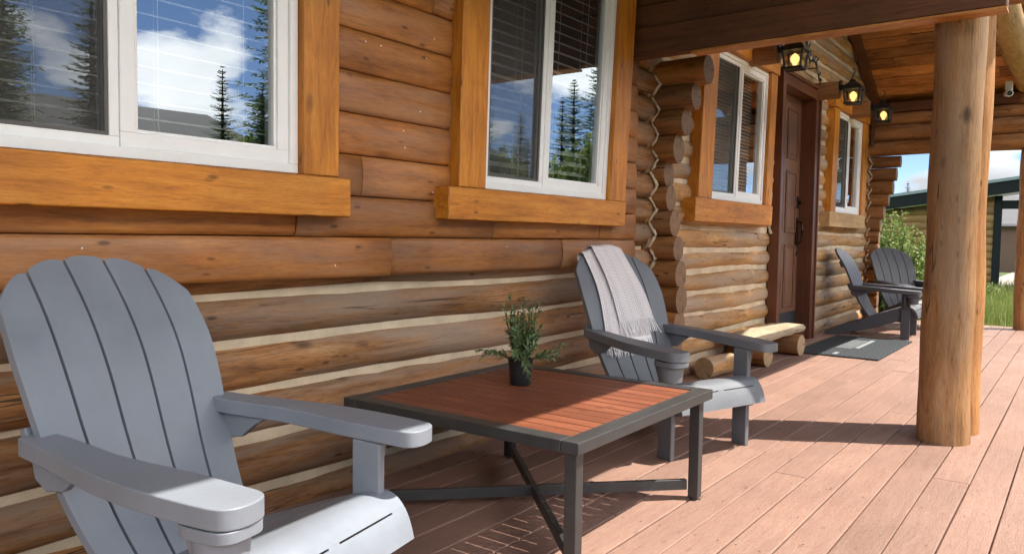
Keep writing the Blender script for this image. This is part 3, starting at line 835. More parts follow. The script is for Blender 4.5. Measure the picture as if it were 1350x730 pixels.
# ================================================================== LANTERNS
def lantern(name):
    root = empty(name, (0, 0, 0))
    # local: origin at lantern body centre, wall towards +y
    m = MB(); m.tube([(0, .115, .10), (0, .13, .10)], .055, seg=16)
    m.tube([(0, .115, .09), (0, .06, .10), (0, .015, .155), (0, 0, .135)], .011, seg=8)
    m.tube([(0, .02, .15), (0, .0, .20), (0, -.012, .24), (0, .012, .262)], .006, seg=6)
    m.build('bracket', 'iron', root)
    m = MB(); r0, r1, zb, zt2 = .062, .082, -.095, .05
    for (sx, sy) in ((1, 1), (1, -1), (-1, 1), (-1, -1)): m.bar((sx * r0, sy * r0, zb), (sx * r1, sy * r1, zt2), .013, .013)
    for (z, r) in ((zb, r0 + .007), (zt2, r1 + .007)):
        for (a, b) in (((-r, -r), (r, -r)), ((r, -r), (r, r)), ((r, r), (-r, r)), ((-r, r), (-r, -r))): m.bar((a[0], a[1], z), (b[0], b[1], z), .016, .016)
    m.box((-r0, -r0, zb - .006), (r0, r0, zb + .002))
    m.build('cage', 'iron', root)
    m = MB()
    pr = [(.098, .052), (.080, .082), (.050, .108), (.022, .122), (.014, .145)]
    for i in range(len(pr) - 1):
        (ra, za), (rb, zb2) = pr[i], pr[i + 1]
        v = [(-ra, -ra, za), (ra, -ra, za), (ra, ra, za), (-ra, ra, za), (-rb, -rb, zb2), (rb, -rb, zb2), (rb, rb, zb2), (-rb, rb, zb2)]
        m.add(v, [(0, 1, 5, 4), (1, 2, 6, 5), (2, 3, 7, 6), (3, 0, 4, 7)])
    m.box((-.098, -.098, .046), (.098, .098, .052))
    m.build('cap', 'iron', root)
    m = MB()
    for q in range(4):
        c_, s_ = cos(q * pi / 2), sin(q * pi / 2)
        f = lambda x, y, z: (x * c_ - y * s_, x * s_ + y * c_, z)
        m.add([f(-r0, -r0, zb), f(r0, -r0, zb), f(r1, -r1, zt2), f(-r1, -r1, zt2)], [(0, 1, 2, 3)])
    m.build('glass', 'lglass', root)
    m = MB(); m.tube([(0, 0, -.075), (0, 0, -.055), (0, 0, -.03), (0, 0, -.005), (0, 0, .015), (0, 0, .028)], [.012, .02, .034, .036, .022, .004], seg=14)
    m.build('bulb', 'bulb', root)
    return root
lb_ = ['lit black lantern above the door, nearest of the three to the dark beam', 'lit black lantern on a log stub above the last window frame', 'lit black lantern at the far corner under the orange ceiling']
for i, x in enumerate(LX):
    ln = lantern('wall_lantern') if i == 0 else copy_tree(l0)
    if i == 0: l0 = ln
    ln.location = (x, 2.0, 2.545); tag(ln, lb_[i], 'wall lamp', 'black lanterns on the entry wall')

# leafy iron ornament over the door
m = MB(); pts = [Vector((7.72 + .72 * t / 10, 2.325 + .0 * t, 3.03 - .30 * t / 10 + .05 * sin(t * 1.1))) for t in range(11)]
m.tube(pts, .008, seg=6)
for i in range(26):
    p = pts[min(9, i // 3 + 1)] + Vector((rnd.uniform(-.03, .03), 0, 0)); a = rnd.uniform(0, 2 * pi); l_ = rnd.uniform(.07, .12)
    d1 = Vector((cos(a), -.25 * rnd.random(), sin(a))); d2 = Vector((-sin(a), 0, cos(a)))
    m.add([p, p + d1 * l_ * .5 + d2 * .018, p + d1 * l_, p + d1 * l_ * .5 - d2 * .018, p + d1 * l_ * .5 + Vector((0, -.012, 0))], [(0, 1, 4), (1, 2, 4), (2, 3, 4), (3, 0, 4)])
for t in (1, 8): m.tube([pts[t], pts[t] + Vector((0, .09, 0))], .006, seg=5)
tag(m.build('leaf_ornament', 'iron'), 'dark iron leafy branch ornament on the logs above the door', 'ornament')

# security camera under the ceiling
sc_e = empty('security_camera', (10.35, .80, 2.76)); sc_e.scale = (.8, .8, .8)
m = MB(); m.box((-.05, -.045, .0), (.05, .045, .13)); m.tube([(0, 0, -.01), (0, 0, .02)], .03, seg=12); m.build('mount', 'cam_white', sc_e, bevel=.012)
m = MB(); m.tube([(.07, .03, -.03), (-.02, 0, -.04), (-.11, -.02, -.055)], [.042, .046, .046], seg=16); m.build('camera_body', 'cam_white', sc_e)
m = MB(); m.tube([(-.111, -.02, -.055), (-.118, -.022, -.056)], [.036, .030], seg=14); m.build('camera_lens', 'lens', sc_e)
tag(sc_e, 'small white security camera beside the golden log under the porch ceiling', 'camera')

# ================================================================== ADIRONDACK CHAIRS
LB = .875       # back length
def bprof(h):  # back profile: (y, z) at distance h up the back
    a = radians(61)
    s_ = .024 * sin(2 * pi * (h / LB) * .95 + .35)
    return (.385 + h * cos(a) + s_ * sin(a), .205 + h * sin(a) - s_ * cos(a))
def bnorm(h):
    y0, z0 = bprof(h - .01); y1, z1 = bprof(h + .01); l_ = sqrt((y1 - y0) ** 2 + (z1 - z0) ** 2)
    return (-(z1 - z0) / l_, (y1 - y0) / l_)
def disc(m, c, ax, r=.0055):
    pp = [(cos(t * pi / 4) * r, sin(t * pi / 4) * r) for t in range(8)]
    q = [(c[0], c[1] + a, c[2] + b) if ax == 0 else ((c[0] + a, c[1], c[2] + b) if ax == 1 else (c[0] + a, c[1] + b, c[2])) for a, b in pp]
    m.add(q, [tuple(range(8)), tuple(range(8))[::-1]], 1)
def make_chair():
    root = empty('adirondack_chair', (0, 0, 0))
    # back slats: fan shaped, scalloped tops
    tops = [(.735, .803, .822), (.830, .860, .862), (.865, .876, .865), (.862, .860, .830), (.822, .803, .735)]
    for i in range(5):
        m = MB(); ta, tm, tb = tops[i]
        def fn(u, v, side):
            # quadratic through (ta,tm,tb)
            top = ta * (1 - u) * (1 - 2 * u) + 4 * tm * u * (1 - u) + tb * u * (2 * u - 1)
            h = v * top
            hw = .222 + .076 * sin(min(1.0, h / .67) * pi / 2) - (.010 * max(0, (h - .59) / .30))
            W = 2 * hw / 5
            ug = -hw + W * i + .0042 + (W - .0084) * u
            if (i == 0) or (i == 4):      # outer slats are rounded at the shoulder
                e = 1 - u if i == 4 else u
                k = max(0, (h - .55) / .25)
                edge = .016 * min(1, k) ** 2.0
                ug += (edge * (1 - e)) * (1 if i == 0 else -1)
            y, z = bprof(h); ny, nz = bnorm(h); o_ = 0.0 if side == 0 else -.022
            o_ += .010 * (2 * ug / .58) ** 2 if side == 0 else .010 * (2 * ug / .58) ** 2
            return (ug, y + ny * o_, z + nz * o_)
        m.slab(fn, 10, 26)
        m.build('back_slat', 'chair', root, bevel=.004)
    # back rails
    m = MB()
    for h, hw in ((.10, .215), (.40, .288), (.67, .22)):
        y, z = bprof(h); ny, nz = bnorm(h)
        m.bar((-hw, y - ny * .036, z - nz * .036), (hw, y - ny * .036, z - nz * .036), .022, .07, up=(0, .45, 1))
    m.build('back_rail', 'chair', root, bevel=.004)
    # seat: waterfall front and slats
    sp = [(.44, .215), (.30, .265), (.18, .310), (.10, .338), (.05, .352), (.01, .354), (-.025, .342), (-.05, .318), (-.066, .290), (-.076, .262), (-.083, .235)]
    def along(s_):
        f = s_ * (len(sp) - 1); i = min(len(sp) - 2, int(f)); t = f - i
        p0 = sp[max(0, i - 1)]; p1 = sp[i]; p2 = sp[i + 1]; p3 = sp[min(len(sp) - 1, i + 2)]
        return tuple(.5 * (2 * p1[k] + (p2[k] - p0[k]) * t + (2 * p0[k] - 5 * p1[k] + 4 * p2[k] - p3[k]) * t * t + (3 * p1[k] - p0[k] - 3 * p2[k] + p3[k]) * t ** 3) for k in (0, 1))
    def anorm(s_):
        a = along(max(0, s_ - .01)); b = along(min(1, s_ + .01)); l_ = sqrt((b[0] - a[0]) ** 2 + (b[1] - a[1]) ** 2)
        return ((b[1] - a[1]) / l_, -(b[0] - a[0]) / l_)
    for (s0, s1, hw) in ((.0, .075, .25), (.08, .155, .25), (.160, .245, .25), (.250, .335, .25), (.340, .70, .297), (.715, 1.0, .297)):
        m = MB()
        def fs(u, v, side):
            s_ = s0 + (s1 - s0) * v; y, z = along(s_); ny, nz = anorm(s_); o_ = 0 if side == 0 else -.022
            return (-hw + 2 * hw * u, y + ny * o_, z + nz * o_)
        m.slab(fs, 8, 4 if s1 - s0 < .2 else 12)
        if s0 == .715:      # bridges across the slot
            for (xa, xb) in ((-.297, -.24), (-.02, .02), (.24, .297)):
                def fb(u, v, side):
                    s_ = .695 + .025 * v; y, z = along(s_); ny, nz = anorm(s_); o_ = -.0006 if side == 0 else -.0205
                    return (xa + (xb - xa) * u, y + ny * o_, z + nz * o_)
                m.slab(fb, 2, 2)
        m.build('seat_slat', 'chair', root, bevel=.003)
    # side rails (stringers), running down to the rear
    for sx in (-1, 1):
        m = MB(); m.prism([(-.055, .300), (.02, .338), (.12, .318), (.44, .205), (.86, .035), (.865, .0), (.74, .0), (.40, .085), (.10, .195), (-.04, .215), (-.075, .25)], 0, sx * .232, sx * .256)
        m.build('side_rail', 'chair', root, bevel=.004)
    # front legs with gusset
    for sx in (-1, 1):
        m = MB(); xa = sx * .2535; xb = sx * .281
        m.prism([(.0, .0), (.088, .0), (.088, .492), (.0, .487)], 0, xa, xb)
        for (yy, z_) in ((.025, .26), (.062, .225), (.03, .33)): disc(m, (sx * .2820, yy, z_), 0)
        m.build('front_leg', ['chair', 'nail'], root, bevel=.005)
        m = MB(); xo = sx * .2815
        m.prism([(xo, .488), (xo + sx * .060, .488), (xo + sx * .056, .45), (xo + sx * .032, .38), (xo + sx * .026, .345), (xo + sx * .018, .332), (xo, .328)][::sx], 1, .034, .060)
        m.build('gusset', 'chair', root, bevel=.003)
    # arms with a soft S outline
    for sx in (-1, 1):
        m = MB()
        outer = [(.262, -.078), (.280, -.098), (.315, -.106), (.350, -.102), (.374, -.086), (.385, -.05), (.390, .03), (.390, .12), (.384, .22), (.368, .32), (.346, .42), (.326, .52), (.312, .60), (.300, .612),
                 (.250, .612), (.238, .60), (.240, .52), (.252, .42), (.262, .34), (.262, .26), (.257, .18), (.254, .10), (.256, .02), (.258, -.04)]
        za_ = lambda y: .527 + .034 * (y + .1) / .71
        def cr(P):
            o2 = []; n0 = len(P)
            for q in range(n0):
                a0, a1, a2, a3 = P[q - 1], P[q], P[(q + 1) % n0], P[(q + 2) % n0]
                for t in (0, .33, .67): o2.append(tuple(.5 * (2 * a1[k] + (a2[k] - a0[k]) * t + (2 * a0[k] - 5 * a1[k] + 4 * a2[k] - a3[k]) * t * t + (3 * a1[k] - a0[k] - 3 * a2[k] + a3[k]) * t ** 3) for k in (0, 1)))
            return o2
        outer = cr(outer)
        n_ = len(outer); oo = [(sx * a, b) for a, b in outer][::sx]
        m.add([(a, b, za_(b) - .043) for a, b in oo] + [(a, b, za_(b)) for a, b in oo],
              [tuple(range(n_))[::-1], tuple(range(n_, 2 * n_))] + [(q, (q + 1) % n_, n_ + (q + 1) % n_, n_ + q) for q in range(n_)])
        for (xx, yy) in ((.285, .03), (.30, .06), (.276, .52)): disc(m, (sx * xx, yy, .5275 + .034 * (yy + .1) / .71), 2, .004)
        m.build('arm', ['chair', 'nail'], root, bevel=.010, seg=3)
        m = MB(); m.prism([(.40, .507), (.605, .517), (.59, .46), (.55, .435), (.49, .445), (.44, .485)], 0, sx * .262, sx * .285)
        m.build('arm_bracket', 'chair', root, bevel=.004)
    # swing-out cup holder below the arm on the sitter's right
    m = MB(); cx0, cy0 = -.322, -.030
    sq_ = lambda v: math.copysign(abs(v) ** .6, v)
    ring = [(cx0 + .062 * sq_(cos(a * pi / 20)), cy0 + .072 * sq_(sin(a * pi / 20))) for a in range(40)]
    m.prism(ring, 2, .458, .483)
    m.tube([(cx0, cy0, .459), (cx0, cy0, .42), (cx0, cy0, .388)], [.056, .054, .050], seg=24)
    m.build('cup_holder', 'chair', root, bevel=.003)
    return root
c1 = make_chair()
c1.location = (1.148, 1.424, 0); c1.rotation_euler.z = radians(12)
GC = 'adirondack chairs on the porch'
tag(c1, 'light grey adirondack chair nearest the camera, left of the table', 'chair', GC)
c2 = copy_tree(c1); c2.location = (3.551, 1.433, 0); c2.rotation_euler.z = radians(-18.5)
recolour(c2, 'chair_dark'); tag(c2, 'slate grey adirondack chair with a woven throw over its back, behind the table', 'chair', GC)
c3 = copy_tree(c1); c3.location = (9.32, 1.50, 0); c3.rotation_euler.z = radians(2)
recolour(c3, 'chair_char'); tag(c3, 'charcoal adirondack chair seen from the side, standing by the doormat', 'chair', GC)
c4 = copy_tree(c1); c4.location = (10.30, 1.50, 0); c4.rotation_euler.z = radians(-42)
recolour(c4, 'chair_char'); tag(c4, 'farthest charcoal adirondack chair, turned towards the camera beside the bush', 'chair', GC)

# throw over the second chair
th = empty('throw_blanket', c2.location, c2.rotation_euler.z)
XA, XB = -.185, .10
def drape(t, u, off, hb, wob):
    """t 0 front hem .. 1 rear hem"""
    xq = XA + (XB - XA) * u; ht = .877 - 1.3 * xq * xq; front = ht - hb; over = .08; rear = .30; tot = front + over + rear; s_ = t * tot
    x = XA + (XB - XA) * u
    x += .012 * sin(6 * t + wob) + (u - .5) * (.05 * (1 - min(1, s_ / front)))
    fold = off + .005 + .007 * (.5 + .5 * sin(u * 13 + t * 3 + wob)) + .004 * mnoise.noise(Vector((x * 9, s_ * 6, wob)))
    if s_ < front:
        h = hb + s_; y, z = bprof(h); ny, nz = bnorm(h); return Vector((x, y + ny * fold, z + nz * fold))
    if s_ < front + over:
        a = (s_ - front) / over * pi; y, z = bprof(ht); ny, nz = bnorm(ht)
        ty, tz = nz, -ny
        r = .011 + fold
        cy, cz = y - ny * .011, z - nz * .011
        return Vector((x, cy + ny * cos(a) * r + (-nz if False else -ty) * -sin(a) * r * 1.0, cz + nz * cos(a) * r + tz * sin(a) * r))
    h = ht - (s_ - front - over); y, z = bprof(h); ny, nz = bnorm(h); o_ = -.024 - fold
    return Vector((x, y + ny * o_, z + nz * o_))
m = MB()
for (off, hb, ua, ub, wob) in ((.004, .325, .0, 1.0, .0), (.018, .425, .30, 1.06, 1.7)):
    m.grid(lambda u, v: drape(v, ua + (ub - ua) * u, off, hb + .02 * u, wob), 34, 70, uvf=lambda u, v: (u * (ub - ua) * 1.0, v * 3.4))
m.build('cloth', 'throw', th)
m = MB()
for (off, hb, ua, ub, wob) in ((.004, .325, .0, 1.0, .0), (.018, .425, .30, 1.06, 1.7)):
    nfr = 58 if off < .01 else 30
    for i in range(nfr):
        u = ua + (ub - ua) * (i + .5) / nfr
        p = drape(0.0, u, off, hb + .02 * (u - ua) / (ub - ua), wob); q = drape(.03, u, off, hb + .02 * (u - ua) / (ub - ua), wob); dn = (p - q).normalized()
        l_ = rnd.uniform(.06, .09); sw = Vector((rnd.uniform(-.012, .012), -rnd.uniform(.0, .012), 0))
        m.tube([p + dn * -.004, p + dn * l_ * .35 + sw * .3, p + dn * l_ * .7 + sw, p + dn * l_ + sw * 1.5 + Vector((rnd.uniform(-.006, .006), 0, 0))], [.0032, .0026, .0028, .0022], seg=4, caps=False)
m.build('fringe', 'fringe', th)
tag(th, 'pale woven throw with fringe draped over the back of the second chair', 'blanket')

# ================================================================== TABLE
tb = empty('coffee_table', (2.405, 1.68, 0), radians(.8))
hw, hl, tz = .52, .505, .44
m = MB(); bw = .062
m.box((-hw, -hl, tz - .038), (hw, -hl + bw, tz)); m.box((-hw, hl - bw, tz - .038), (hw, hl, tz))
m.box((-hw, -hl + bw + .0005, tz - .038), (-hw + bw, hl - bw - .0005, tz)); m.box((hw - bw, -hl + bw + .0005, tz - .038), (hw, hl - bw - .0005, tz))
m.build('top_frame', 'tmetal', tb, bevel=.003)
m = MB(); ns = 13; x0 = -hw + bw + .002; wsl = (2 * (hw - bw) - .004) / ns
for i in range(ns): m.box((x0 + wsl * i + .003, -hl + bw + .003, tz - .018), (x0 + wsl * (i + 1) - .003, hl - bw - .003, tz - .003))
m.build('top_slats', 'tslat', tb, bevel=.002)
m = MB()
for yy in (-.2, .2): m.box((-hw + bw, yy - .012, tz - .036), (hw - bw, yy + .012, tz - .020))
m.build('slat_support', 'tmetal', tb)
for (sx, sy) in ((-1, -1), (1, -1), (1, 1), (-1, 1)):
    m = MB(); cx0, cy0 = sx * (hw - .052), sy * (hl - .045)
    m.box((cx0 - .021, cy0 - .021, .008), (cx0 + .021, cy0 + .021, tz - .0385))
    m.tube([(cx0, cy0, .0), (cx0, cy0, .0079)], .016, seg=12)
    m.build('leg', 'tmetal', tb, bevel=.003)
for s_ in (1, -1):
    a = (-(hw - .08), -s_ * (hl - .07), .062); b = (hw - .08, s_ * (hl - .07), .062)
    m = MB(); m.bar(a, b, .022 if s_ > 0 else .0215, .042 if s_ > 0 else .0405); m.build('brace', 'tmetal', tb, bevel=.002)
tag(tb, 'square low table with red wood slats and dark metal frame between two chairs', 'table')

# potted rosemary
pl = empty('potted_plant', (2.515, 1.835, .4375))
m = MB(); m.tube([(0, 0, .0), (0, 0, .004), (0, 0, .05), (0, 0, .098), (0, 0, .108)], [.040, .043, .047, .051, .054], seg=28, caps=True); m.build('pot', 'pot', pl)
m = MB(); m.tube([(0, 0, .1081), (0, 0, .112)], [.050, .046], seg=20); m.build('soil', 'soil', pl)
st = MB(); lf = MB()
def sprig(base, d0, length, droop, nl, ll):
    p = Vector(base); d_ = Vector(d0).normalized(); pts = [p.copy()]; n = 9
    for i in range(n):
        d_ = (d_ + Vector((rnd.uniform(-.06, .06), rnd.uniform(-.06, .06), droop)) * .3).normalized(); p = p + d_ * length / n; pts.append(p.copy())
    st.tube(pts, [.0026 - .0017 * i / n for i in range(n + 1)], seg=5, caps=False)
    for k in range(nl):
        t = .12 + .88 * k / nl; f = t * n; i = min(n - 1, int(f)); q = pts[i].lerp(pts[i + 1], f - i); ax = (pts[i + 1] - pts[i]).normalized()
        a = k * 2.4 + rnd.random(); sd_ = ax.orthogonal().normalized(); sd_ = Matrix.Rotation(a, 3, ax) @ sd_
        ld = (ax * rnd.uniform(.5, 1.1) + sd_ * rnd.uniform(.7, 1.0)).normalized(); l_ = ll * rnd.uniform(.65, 1.15) * (1 - .35 * t)
        wd = ld.cross(ax).normalized() * .0046; mid = q + ld * l_ * .5 + Vector((0, 0, .002)); tip = q + ld * l_ + Vector((0, 0, -l_ * .12))
        lf.add([q - wd * .4, mid - wd, tip, mid + wd, q + wd * .4], [(0, 1, 3, 4), (1, 2, 3)])
for i in range(46):
    a = rnd.uniform(0, 2 * pi); e = rnd.uniform(.05, .75) * rnd.uniform(.5, 1)
    sprig((.03 * cos(a) * rnd.random(), .03 * sin(a) * rnd.random(), .105), (cos(a) * e, sin(a) * e, 1), rnd.uniform(.09, .25) * (1.15 - .5 * e), rnd.uniform(-.15, .10), 24, rnd.uniform(.036, .056))
for i in range(9):
    a = rnd.uniform(0, 2 * pi)
    sprig((.045 * cos(a), .045 * sin(a), .105), (cos(a), sin(a), rnd.uniform(.3, 1.2)), rnd.uniform(.07, .14), rnd.uniform(-.7, -.1), 18, .045)
rgt = Vector((sin(yaw), -cos(yaw), 0))
sprig((.04 * rgt.x, .04 * rgt.y, .10), (rgt.x, rgt.y, .55), .16, -.05, 26, .040)
sprig((-.04 * rgt.x, -.04 * rgt.y, .10), (-rgt.x, -rgt.y, .75), .15, -.28, 26, .040)
st.build('stems', 'stem', pl); lf.build('foliage', 'rosemary', pl)
tag(pl, 'small green rosemary plant in a black pot standing on the table', 'potted plant')

# ================================================================== LOG BENCH, WOOD BLOCK, DOORMAT
be = empty('log_bench', (6.65, 2.25, 0))
for i, (x, r, ya, yb) in enumerate(((6.30 - 6.65, .098, -.175, .15), (7.12 - 6.65, .094, -.20, .15))):
    m = MB(); m.tube([(x + .004 * t, ya + (yb - ya) * t / 5, r) for t in range(6)], [r * (1 + .02 * sin(t + i)) for t in range(6)], seg=22, capmi=1, rough=.006, freq=5, seed=i * 7 + 2, dome=.004)
    m.build('log_support', ['log_y', 'end_pale'], be)
m = MB(); n = 22
ring = []
for q in range(n + 1):
    x = -.72 + 1.40 * q / n
    nf = .018 * mnoise.noise(Vector((x * 6, 1, 0))); nb = .018 * mnoise.noise(Vector((x * 6, 5, 0))); dz = .006 * mnoise.noise(Vector((x * 3, 9, 0)))
    ring.append([(x, -.16 + nf, .205 + dz), (x, -.175 + nf, .235 + dz), (x, -.155 + nf, .262 + dz), (x, 0, .268 + dz), (x, .12 + nb, .262 + dz), (x, .135 + nb, .235 + dz), (x, .12 + nb, .205 + dz)])
vv = [p for r_ in ring for p in r_]; K = 7
fs = [(q * K + t, q * K + (t + 1) % K, q * K + K + (t + 1) % K, q * K + K + t) for q in range(n) for t in range(K)]
fs = [f[::-1] for f in fs] + [tuple(range(K)), tuple(n * K + t for t in range(K))[::-1]]
m.add(vv, fs); m.build('seat_slab', 'slab', be)
tag(be, 'low rustic bench of a pale split slab on two short logs by the door', 'bench')

wb = empty('log_offcut', (5.60, 2.22, 0))
m = MB(); m.tube([(-.20 + .1 * t, .035 - .012 * t, .080) for t in range(5)], [.078, .080, .076, .079, .077], seg=20, capmi=1, rough=.010, freq=6, seed=12, dome=.004)
m.build('log_piece', ['entry_log', 'end_pale'], wb)
tag(wb, 'short round log offcut lying on the deck against the entry wall', 'log')

dm = empty('doormat', (8.06, 1.80, 0))
m = MB(); m.box((-.80, -.37, .002), (.80, .37, .016)); m.build('mat_base', 'mat', dm, bevel=.005)
m = MB(); m.box((-.20, -.075, .0165), (.52, -.035, .0185))
x = -.26
while x < .44:
    m.box((x, -.02, .0165), (x + .014, .12, .0182)); x += .030
m.box((-.74, .0, .0165), (-.60, .035, .0185))
m.build('mat_markings', 'mat_mark', dm)
tag(dm, 'dark grey ribbed doormat with pale markings lying before the door', 'doormat')

lt = MB()
for q in range(100):
    xx = rnd.uniform(.8, 7.2); yy = 2.36 - abs(rnd.gauss(0, .16)) if rnd.random() < .6 else rnd.uniform(.2, 2.3); a = rnd.uniform(0, 6.3); l_ = rnd.uniform(.004, .014); w_ = l_ * rnd.uniform(.3, .7)
    lt.add([(xx + l_ * cos(a), yy + l_ * sin(a), .005), (xx - w_ * sin(a), yy + w_ * cos(a), .007), (xx - l_ * cos(a), yy - l_ * sin(a), .004), (xx + w_ * sin(a), yy - w_ * cos(a), .006)], [(0, 1, 2, 3)])
tag(lt.build('leaf_litter', 'litter'), 'scattered dry leaf crumbs lying on the deck boards', 'litter', kind='stuff')
# ================================================================== YARD BEYOND THE DECK
def bush(x, y, hgt, rad, nst, nlf, label, seed, mats=('bush',), z0=GZ, ls=1.0, group=None, nm='shrub', cat='bush'):
    r = random.Random(seed); e = empty(nm, (x, y, z0)); s1 = MB(); f1 = MB()
    for i in range(nst):
        a = r.uniform(0, 2 * pi); t_ = sqrt(r.random()); tip = Vector((cos(a) * rad * t_, sin(a) * rad * t_, hgt * (1 - .45 * t_ * t_) * r.uniform(.75, 1.05)))
        base = Vector((cos(a) * .12 * rad, sin(a) * .12 * rad, 0)); mid = base.lerp(tip, .5) + Vector((r.uniform(-.1, .1), r.uniform(-.1, .1), .12 * hgt))
        pts = [base.lerp(mid, t / 3) if t < 3 else mid.lerp(tip, (t - 3) / 4) for t in range(8)]
        s1.tube(pts, [(.010 - .001 * t) * ls for t in range(8)], seg=4, caps=False)
        for k in range(nlf):
            t = .15 + .85 * r.random() ** .8; f = t * 7; q_ = min(6, int(f)); p = pts[q_].lerp(pts[q_ + 1], f - q_) + Vector((r.gauss(0, .035), r.gauss(0, .035), r.gauss(0, .035)))
            d_ = Vector((r.gauss(0, 1), r.gauss(0, 1), r.gauss(.5, .7))).normalized(); l_ = r.uniform(.045, .085) * ls; w_ = d_.orthogonal().normalized()
            w_ = Matrix.Rotation(r.uniform(0, 6.28), 3, d_) @ w_ * l_ * .23
            f1.add([p, p + d_ * l_ * .45 + w_, p + d_ * l_, p + d_ * l_ * .45 - w_], [(0, 1, 2, 3)])
    s1.build('stems', 'bark', e); f1.build('foliage', 'bush', e); tag(e, label, cat, group)
    return e
bush(13.2, 2.55, 1.95, 1.0, 150, 110, 'light green leafy shrub at the cabin corner behind the far chairs', 11)
bush(19.5, 1.95, .95, .45, 30, 45, 'small weedy shrub at the foot of the garage corner', 12)

# meadow grass in front of the garage
gm = MB(); r = random.Random(5)
for i in range(26000):
    x = 11.6 + 14.5 * r.random() ** 1.25; y = r.uniform(-.6, .33 * x)
    if y > 6: continue
    hgt = r.uniform(.18, .50) * (1.15 if x > 14 else .85); a = r.uniform(0, 2 * pi); w_ = r.uniform(.004, .010) * (1 + (x - 11) * .05)
    bx, by = cos(a) * w_, sin(a) * w_; lx, ly = r.gauss(0, .10), r.gauss(0, .10)
    gm.add([(x - bx, y - by, GZ), (x + bx, y + by, GZ), (x + lx * .4 + bx * .7, y + ly * .4 + by * .7, GZ + hgt * .6), (x + lx, y + ly, GZ + hgt), (x + lx * .4 - bx * .7, y + ly * .4 - by * .7, GZ + hgt * .6)],
           [(0, 1, 2, 4), (4, 2, 3)])
tag(gm.build('grass', 'blade'), 'tall green meadow grass beyond the deck', 'grass', kind='stuff')

# garage with a sloping dark fascia, gable side to us
gx = 24.0
ga = empty('garage', (gx, 4.0, GZ), world=True)
def rz(y): return 2.24 + (4.7 - y) * .135        # underside of fascia line at height of the rake
m = MB(); z = GZ + .05; q = 0
while z < 3.2:
    ya = 2.06; yb = 8.0
    # course clipped below the rake
    y_hi = 4.7 - (z + .2 - 1.97) / .135 if z + .2 > 1.6 else 8.0
    yb = min(yb, max(ya, y_hi))
    if yb > ya + .05:
        pr = [(gx + .02, z + .002)] + [(gx + .02 - .05 * sin(pi * (.1 + .8 * t / 6)), z + .005 + .19 * t / 6) for t in range(7)] + [(gx + .02, z + .198)]
        m.prism(pr, 1, ya, yb)
    z += .2; q += 1
def yv(p): return p
m.v = [(x_, z_, y_) if False else (x_, y_, z_) for (x_, y_, z_) in m.v]
m2 = MB()
for k, (x_, y_, z_) in enumerate(m.v): pass
m.build('log_wall', 'garage_wall', ga)
m = MB(); m.box((gx + .03, 2.07, GZ), (gx + .12, 8.0, 1.45)); m.hexa([(gx + .03, 2.07, 1.45), (gx + .12, 2.07, 1.45), (gx + .12, 8.0, 1.45), (gx + .03, 8.0, 1.45),
      (gx + .03, 2.07, rz(2.07) - .3), (gx + .12, 2.07, rz(2.07) - .3), (gx + .12, 8.0, rz(8) - .3), (gx + .03, 8.0, rz(8) - .3)])
m.build('backing_wall', 'garage_wall', ga)
m = MB(); ya, yb = -2.0, 8.6
m.hexa([(gx - .40, ya, rz(ya) - .30), (gx - .34, ya, rz(ya) - .30), (gx - .34, yb, rz(yb) - .30), (gx - .40, yb, rz(yb) - .30),
        (gx - .40, ya, rz(ya) + .02), (gx - .34, ya, rz(ya) + .02), (gx - .34, yb, rz(yb) + .02), (gx - .40, yb, rz(yb) + .02)])
m.build('fascia', 'fascia', ga)
m = MB(); m.hexa([(gx - .44, ya, rz(ya) + .021), (gx + 6, ya, rz(ya) + .021), (gx + 6, yb, rz(yb) + .021), (gx - .44, yb, rz(yb) + .021),
        (gx - .44, ya, rz(ya) + .10), (gx + 6, ya, rz(ya) + .10), (gx + 6, yb, rz(yb) + .10), (gx - .44, yb, rz(yb) + .10)])
m.build('roof', 'metal_roof', ga)
m = MB(); m.box((gx - .06, 1.88, GZ), (gx + .10, 2.055, 2.30)); m.build('corner_post', 'fascia', ga, bevel=.01)
m = MB(); m.box((gx - .04, -1.9, 1.95), (gx + .09, 1.875, 2.17)); m.build('header', 'fascia', ga)
m = MB(); m.box((gx - .06, -1.99, GZ), (gx + .16, -1.85, 2.6)); m.build('post', 'fascia', ga)
tag(ga, 'tan log sided garage with dark sloping fascia and open carport beyond the grass', 'garage')

# far house seen through the carport
fx = 48.0
fh = empty('far_house', (fx, 2.5, GZ), world=True)
m = MB(); m.box((fx, -10, GZ), (fx + 8, 4, 2.0)); m.build('wall', 'house_brown', fh)
m = MB(); v = [(fx - .5, -10.5, 1.95), (fx + 4, -10.5, 3.6), (fx + 4, 4.5, 3.6), (fx - .5, 4.5, 1.95)]
m.add(v + [(a + .1, b, c + .12) for a, b, c in v] , [(0, 1, 2, 3)[::-1], (4, 5, 6, 7), (0, 3, 7, 4), (0, 4, 5, 1), (3, 2, 6, 7), (1, 5, 6, 2)]); m.build('roof', 'roof_grey', fh)
m = MB(); m.box((fx - .04, .2, GZ + .1), (fx - .005, 2.7, 1.75))
m.build('garage_door', 'house_brown', fh)
tag(fh, 'brown house with grey roof seen through the carport', 'house')

